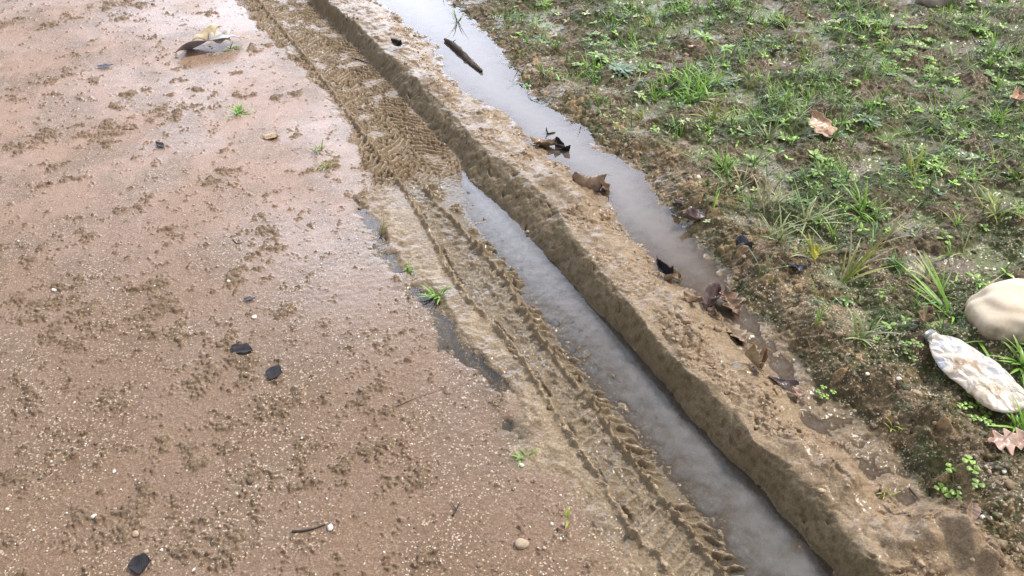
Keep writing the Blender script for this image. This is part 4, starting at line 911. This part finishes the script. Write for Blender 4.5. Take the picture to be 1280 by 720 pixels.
# ------------------------------------------------------------------ sticks
def tube_mesh(name, pts, rads, sides=9, seed=1, amp=.15, col=None):
    rng = random.Random(seed); v = []; n = len(pts)
    for i, (p, r) in enumerate(zip(pts, rads)):
        d = (Vector(pts[min(i + 1, n - 1)]) - Vector(pts[max(i - 1, 0)])).normalized(); a = d.cross(Vector((0, 0, 1))).normalized(); b = a.cross(d)
        for j in range(sides):
            t = 2 * PI * j / sides; k = r * (1 + rng.uniform(-amp, amp)); v.append(tuple(Vector(p) + a * math.cos(t) * k + b * math.sin(t) * k))
    f = [(i * sides + j, i * sides + (j + 1) % sides, (i + 1) * sides + (j + 1) % sides, (i + 1) * sides + j) for i in range(n - 1) for j in range(sides)]
    me = mesh_from(name, v, f, None); return me
M_BARK = stone_mat('wet_bark', (.085,.055,.035), (.022,.016,.012), .4, 60); M_TWIG = stone_mat('dark_twig', (.05,.04,.035), (.02,.016,.014), .2, 80)
M_PALEBARK = stone_mat('pale_bark', (.45,.36,.26), (.25,.18,.12), .2, 60)
def stick():
    a = Vector((*flat(556, 50, .004), .006)); b = Vector((*flat(604, 90, .004), .004)); o = (a + b) / 2; o.z = 0
    L = []; Rr = []
    for i in range(15):
        t = i / 14; p = a.lerp(b, t) - o; p += Vector((.006 * math.sin(5 * t), .004 * math.sin(9 * t), .002 * math.sin(7 * t))); L.append(p)
        Rr.append(.0035 + .0075 * math.sin(PI * min(1, t * .8 + .12)) * (1 if t < .9 else .8))
    s = link('stick', tube_mesh('stick', L, Rr, 10, 3, .42), M_BARK, loc=o, label='dark rotten stick floating in the bright upper puddle', cat='stick')
    d = (b - a).normalized()
    link('twig', tube_mesh('twig', [L[2], L[2] + Vector((.012, .006, .006)), L[2] + Vector((.02, .014, .008))], [.0022, .0016, .0008], 6, 4), M_BARK, s)
    link('twig', tube_mesh('twig', [L[9], L[9] + Vector((-.008, -.012, .001)), L[9] + Vector((-.018, -.016, .000))], [.0024, .0018, .0008], 6, 5), M_BARK, s)
    link('bark_strip', tube_mesh('bark_strip', [L[10] + Vector((.006, .004, .006)), L[12] + Vector((.006, .004, .005)), L[14] + Vector((.004, .004, .004))], [.003, .0035, .002], 6, 6, .3), M_PALEBARK, s)
stick()
def twig(pixels, label, r=.0016, mat=M_TWIG, lift=.0015, branches=()):
    P_ = [at(a, b, lift) for a, b in pixels]; o = P_[0].copy(); L = []; n = 10
    for i in range(n + 1):
        t = i / n * (len(P_) - 1); k = min(int(t), len(P_) - 2); L.append(P_[k].lerp(P_[k + 1], t - k) - o)
    ob = link('twig', tube_mesh('twig', L, [r * (1 - .6 * i / n) for i in range(n + 1)], 7, int(pixels[0][0])), mat, loc=o, label=label, cat='twig')
    for br in branches:
        B = [at(a, b, lift + .002) - o for a, b in br]; link('side_twig', tube_mesh('side_twig', B, [r * .6, r * .35, r * .2][:len(B)], 6, 2), mat, ob)
twig([(365,665),(380,664),(394,661),(407,656)], 'black twig with a pebble at its end on the lower road', .0030)
twig([(291,300),(296,305),(305,303)], 'short bent dark twig in the middle of the sandy road', .0016)
twig([(566,645),(570,638),(574,630)], 'tiny forked twig right of centre on the lower road', .0022, branches=[[(570,638),(566,632),(563,629)]])
twig([(1136,610),(1143,618),(1150,627)], 'thin straight twig in the mud at the puddle end', .0014, M_BARK)
twig([(553,44),(549,36),(547,28)], 'thin pale twig pointing away from the floating stick', .0020, M_PALEBARK, .004)
twig([(440,72),(451,76),(460,80)], 'short brown twig fragment stuck in the rut wall at the top', .0030, M_BARK, .003)
twig([(515,78),(520,62),(523,50)], 'straw stalk lying across the crest near the top', .0014, M_PALEBARK, .003)
twig([(655,120),(664,126),(676,131)], 'dark rootlets at the right edge of the puddle', .0016, M_TWIG, .003, branches=[[(664,126),(660,119),(658,113)],[(670,129),(676,126),(682,128)]])
twig([(700,182),(712,180),(722,181)], 'small dark floating twig right of the black folded leaf', .0022, M_TWIG, .003)
twig([(718,210),(725,206),(731,203)], 'dark rootlet at the lower left of the bare bank', .0020, M_TWIG, .003)
twig([(497,508),(520,498),(545,490)], 'thin dark line of twig in the middle of the gritty road', .0008)

# ------------------------------------------------------------------ flattened bottle
def plastic_mat():
    m, nt, b = new_mat('dirty_plastic')
    tc = nd(nt, 'ShaderNodeTexCoord'); n = nd(nt, 'ShaderNodeTexNoise'); n.inputs['Scale'].default_value = 17; n.inputs['Detail'].default_value = 6; n.inputs['Distortion'].default_value = .8
    nt.links.new(tc.outputs['Object'], n.inputs['Vector'])
    cr = nd(nt, 'ShaderNodeValToRGB'); e = cr.color_ramp.elements; e[0].position = .36; e[0].color = (.46,.48,.55,1); e[1].position = .44; e[1].color = (.70,.64,.57,1)
    q = cr.color_ramp.elements.new(.59); q.color = (.66,.57,.46,1); q = cr.color_ramp.elements.new(.69); q.color = (.34,.22,.12,1)
    nt.links.new(n.outputs['Fac'], cr.inputs[0]); nt.links.new(cr.outputs[0], b.inputs['Base Color'])
    vo = nd(nt, 'ShaderNodeTexVoronoi', feature='DISTANCE_TO_EDGE'); vo.inputs['Scale'].default_value = 26; vo.inputs['Randomness'].default_value = 1
    mp = nd(nt, 'ShaderNodeMapping'); mp.inputs['Scale'].default_value = (.7, 1.2, .4); mixv = nd(nt, 'ShaderNodeMixRGB'); mixv.inputs['Fac'].default_value = .06
    nt.links.new(tc.outputs['Object'], mp.inputs['Vector']); nt.links.new(mp.outputs[0], mixv.inputs['Color1']); nt.links.new(n.outputs['Color'], mixv.inputs['Color2']); nt.links.new(mixv.outputs[0], vo.inputs['Vector'])
    b2 = nd(nt, 'ShaderNodeBump'); b2.inputs['Strength'].default_value = .55; b2.inputs['Distance'].default_value = .02; nt.links.new(vo.outputs['Distance'], b2.inputs['Height'])
    b.inputs['Roughness'].default_value = .36; b.inputs['Transmission Weight'].default_value = .12; b.inputs['Coat Weight'].default_value = .5
    bp = nd(nt, 'ShaderNodeBump'); bp.inputs['Strength'].default_value = .5; bp.inputs['Distance'].default_value = .003; nt.links.new(b2.outputs[0], bp.inputs['Normal'])
    nt.links.new(n.outputs['Fac'], bp.inputs['Height']); nt.links.new(bp.outputs[0], b.inputs['Normal'])
    return m
def simple_mat(name, col, rough=.4, scale=120):
    m, nt, b = new_mat(name); n, bp = noise_bump(nt, b, scale, .3, .001)
    cr = nd(nt, 'ShaderNodeValToRGB'); cr.color_ramp.elements[0].position = .35; cr.color_ramp.elements[1].position = .65
    cr.color_ramp.elements[0].color = (*[q * .7 for q in col], 1); cr.color_ramp.elements[1].color = (*col, 1)
    nt.links.new(n.outputs['Fac'], cr.inputs[0]); nt.links.new(cr.outputs[0], b.inputs['Base Color']); b.inputs['Roughness'].default_value = rough
    return m
def bottle():
    a = at(1160, 428); b = at(1271, 521); a.z += .016; b.z += .020
    zc = max(ground_z(*(a.lerp(b, t)).xy) for t in (.2, .35, .5, .65, .8)) + .012
    a.z = max(a.z, zc - .004); b.z = max(b.z, zc - .006)
    d = (b - a); L = d.length; o = a.copy()
    yaw = math.atan2(d.y, d.x); pit = -math.asin(d.z / L)
    root = link('plastic_bottle', None, None, loc=o, label='dirty flattened plastic bottle lying on the bank below the boulder', cat='bottle'); root.rotation_euler = (R(10), pit, yaw)
    def loft(name, prof, mat, sides=56, wr=0.0, cap=True):
        v = []
        n = len(prof)
        for i, (x_, w, h) in enumerate(prof):
            for j in range(sides):
                t = 2 * PI * j / sides; c, s = math.cos(t), math.sin(t)
                y_ = w * (1 + .04 * math.sin(x_ * 60) * (1 if c > 0 else -1)) * (abs(c) ** .8) * (1 if c > 0 else -1); z_ = h * (abs(s) ** .9) * (1 if s > 0 else -1)
                k = wr * (1.2 * float(gn(np.array([x_]), np.array([y_]), 16, 7)[0]) - 1.4 * max(0, 1 - abs(float(gn(np.array([x_]), np.array([y_ * 1.4]), 22, 9)[0])) * 9) + math.sin(x_ * 160 - y_ * 120 + 1) * .3 + math.sin(y_ * 95 + x_ * 25) * .5)
                v.append((x_ + (wr * .4 * math.sin(y_ * 80)), y_, z_ + k * (1 if s > 0 else .5) ))
        f = [(i * sides + j, i * sides + (j + 1) % sides, (i + 1) * sides + (j + 1) % sides, (i + 1) * sides + j) for i in range(n - 1) for j in range(sides)]
        if cap:
            for r0 in (0, n - 1):
                cx = prof[r0][0]; v.append((cx, 0, 0)); ci = len(v) - 1
                f += [(r0 * sides + j, r0 * sides + (j + 1) % sides, ci, ci) for j in range(sides)]
        me = bpy.data.meshes.new(name); me.from_pydata([tuple(q) for q in v], [], [tuple(dict.fromkeys(q)) for q in f]); me.polygons.foreach_set('use_smooth', [True] * len(me.polygons)); me.update()
        return link(name, me, mat, root)
    M = plastic_mat(); pr = []
    key = [(0.02,.015,.010),(.05,.017,.011),(.10,.028,.013),(.18,.040,.014),(.30,.0475,.015),(.45,.051,.016),(.6,.052,.016),(.75,.050,.015),(.87,.044,.014),(.95,.033,.012),(.99,.018,.008),(1.0,.008,.004)]
    for i in range(70):
        t = .02 + .98 * i / 69; w = np.interp(t, [k[0] for k in key], [k[1] for k in key]); h = np.interp(t, [k[0] for k in key], [k[2] for k in key])
        pr.append((t * L, w, h * .62))
    loft('body', pr, M, wr=.0022)
    loft('neck', [(-.008,.0125,.0065),(-.010,.0135,.009),(.000,.0135,.009),(.004,.013,.009),(.010,.0145,.010)], M, 40)
    tl = simple_mat('teal_ring', (.25, .32, .32), .45)
    loft('neck_ring', [(-.004,.0145,.0095),(-.0035,.0155,.0100),(.001,.0155,.0100),(.0015,.0145,.0095)], tl, 40)
    loft('neck_ring', [(-.0095,.0135,.0075),(-.0090,.0145,.0080),(-.0075,.0145,.0080),(-.0070,.0135,.0075)], tl, 40)
bottle()

# ------------------------------------------------------------------ crumpled litter on the road
def litter():
    o = at(262, 62); root = link('crumpled_litter', None, None, loc=o, label='crumpled grey and cream litter tilted up on the upper sandy road', cat='litter')
    def sheet(name, w, l, fn, mat, th=.0015, nx=22, ny=14, par=None):
        v = [fn((i / nx - .5) * w, (j / ny - .5) * l, i / nx, j / ny) for i in range(nx + 1) for j in range(ny + 1)]
        f = [(i * (ny + 1) + j, (i + 1) * (ny + 1) + j, (i + 1) * (ny + 1) + j + 1, i * (ny + 1) + j + 1) for i in range(nx) for j in range(ny)]
        ob = link(name, mesh_from(name, v, f), mat, par or root); md = ob.modifiers.new('thickness', 'SOLIDIFY'); md.thickness = th; return ob
    grey = simple_mat('grey_card', (.40, .39, .42), .4, 40); cream = simple_mat('cream_card', (.60, .48, .30), .5, 60); white = simple_mat('white_card', (.55, .48, .40), .45, 50)
    sheet('flap', .19, .085, lambda x, y, s, t: (x + y * .25, y + x * .42, .046 - y * .30 + x * .12 + .008 * math.sin(s * 7 + t * 3) - .026 * (2 * s - 1) ** 2), grey, .002)
    sheet('cream_piece', .085, .075, lambda x, y, s, t: (x - .012 + y * .2, y + .03 + x * .5, .066 + y * .25 + x * .18 + .012 * math.sin(s * 6) * math.cos(t * 5) - .022 * ((2 * s - 1) ** 2 + (2 * t - 1) ** 2) * .5), cream, .003)
    sheet('white_piece', .075, .065, lambda x, y, s, t: (x + .042, y + .045 + x * .3, .052 + y * .2 - x * .1 + .008 * math.sin(s * 8 + 1) - .018 * (2 * t - 1) ** 2), white, .002)
    o2 = at(236, 62); g = Leafy(); g.leaf((-.03, 0, .004), 0.05, .055, .007, .05, -.05, (.10, .38, .48), 7)
    ob = link('plastic_scrap', g.mesh('plastic_scrap'), col_mat('blue_plastic', .3), loc=o2, label='thin bright blue plastic scrap left of the crumpled litter', cat='litter')
    md = ob.modifiers.new('thickness', 'SOLIDIFY'); md.thickness = .001
litter()

# ------------------------------------------------------------------ light
SUN_EL, SUN_AZ = R(50), R(64)      # azimuth clockwise from +Y (the view direction)
sd = Vector((math.cos(SUN_EL) * math.sin(SUN_AZ), math.cos(SUN_EL) * math.cos(SUN_AZ), math.sin(SUN_EL)))
sl = bpy.data.lights.new('sun', 'SUN'); sl.energy = 3.1; sl.angle = R(8); sl.color = (1.0, .955, .89)
so = bpy.data.objects.new('sun', sl); COL.objects.link(so); so.rotation_euler = sd.to_track_quat('Z', 'Y').to_euler(); so.location = sd * 10
w = bpy.data.worlds.new('World'); SC.world = w; w.use_nodes = True; nt = w.node_tree
bg = nt.nodes['Background']; sk = nd(nt, 'ShaderNodeTexSky', sky_type='NISHITA'); sk.sun_disc = False; sk.sun_elevation = SUN_EL; sk.sun_rotation = SUN_AZ
sk.dust_density = 3.0; sk.air_density = 1.2
tc = nd(nt, 'ShaderNodeTexCoord'); cn = nd(nt, 'ShaderNodeTexNoise'); cn.inputs['Scale'].default_value = 2.2; cn.inputs['Detail'].default_value = 7
nt.links.new(tc.outputs['Generated'], cn.inputs['Vector'])
cr = nd(nt, 'ShaderNodeValToRGB'); cr.color_ramp.elements[0].position = .38; cr.color_ramp.elements[1].position = .58
nt.links.new(cn.outputs['Fac'], cr.inputs[0])
mx = nd(nt, 'ShaderNodeMixRGB'); mx.inputs['Color2'].default_value = (9, 9.3, 10, 1)
nt.links.new(cr.outputs[0], mx.inputs['Fac']); nt.links.new(sk.outputs[0], mx.inputs['Color1']); ge = nd(nt, 'ShaderNodeVectorMath', operation='DOT_PRODUCT'); ga2 = Vector((math.sin(R(-4)) * math.cos(R(21)), math.cos(R(-4)) * math.cos(R(21)), math.sin(R(21))))  # bright sky patch added to mirror in the far end of the side puddle
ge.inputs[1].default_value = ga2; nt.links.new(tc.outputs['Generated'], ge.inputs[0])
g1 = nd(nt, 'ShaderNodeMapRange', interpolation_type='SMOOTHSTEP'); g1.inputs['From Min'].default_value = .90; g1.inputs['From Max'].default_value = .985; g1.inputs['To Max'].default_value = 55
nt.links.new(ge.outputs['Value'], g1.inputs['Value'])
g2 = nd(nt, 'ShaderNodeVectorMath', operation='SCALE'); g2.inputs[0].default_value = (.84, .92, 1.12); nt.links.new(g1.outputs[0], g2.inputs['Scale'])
ge2 = nd(nt, 'ShaderNodeVectorMath', operation='DOT_PRODUCT'); ge2.inputs[1].default_value = (math.sin(R(-12)) * math.cos(R(33)), math.cos(R(-12)) * math.cos(R(33)), math.sin(R(33)))  # broader sky glow added to lift reflections on rut water and wet road
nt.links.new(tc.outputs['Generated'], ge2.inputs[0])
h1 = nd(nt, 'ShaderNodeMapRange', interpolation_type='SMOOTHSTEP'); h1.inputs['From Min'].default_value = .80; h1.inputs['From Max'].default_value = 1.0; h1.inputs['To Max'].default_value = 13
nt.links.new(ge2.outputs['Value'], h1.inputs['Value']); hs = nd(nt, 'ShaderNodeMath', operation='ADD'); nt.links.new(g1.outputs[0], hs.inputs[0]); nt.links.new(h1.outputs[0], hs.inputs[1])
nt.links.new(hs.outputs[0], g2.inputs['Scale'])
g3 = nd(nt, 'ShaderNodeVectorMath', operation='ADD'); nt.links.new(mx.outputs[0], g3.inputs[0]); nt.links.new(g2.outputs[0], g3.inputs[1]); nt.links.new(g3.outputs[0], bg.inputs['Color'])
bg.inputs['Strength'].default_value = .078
vs = SC.view_settings; vs.view_transform = 'Standard'; vs.look = 'None'; vs.gamma = 1; vs.use_curve_mapping = False; vs.exposure = 0.30
SC.cycles.use_denoising = True
SC.cycles.max_bounces = 6; SC.cycles.transparent_max_bounces = 8
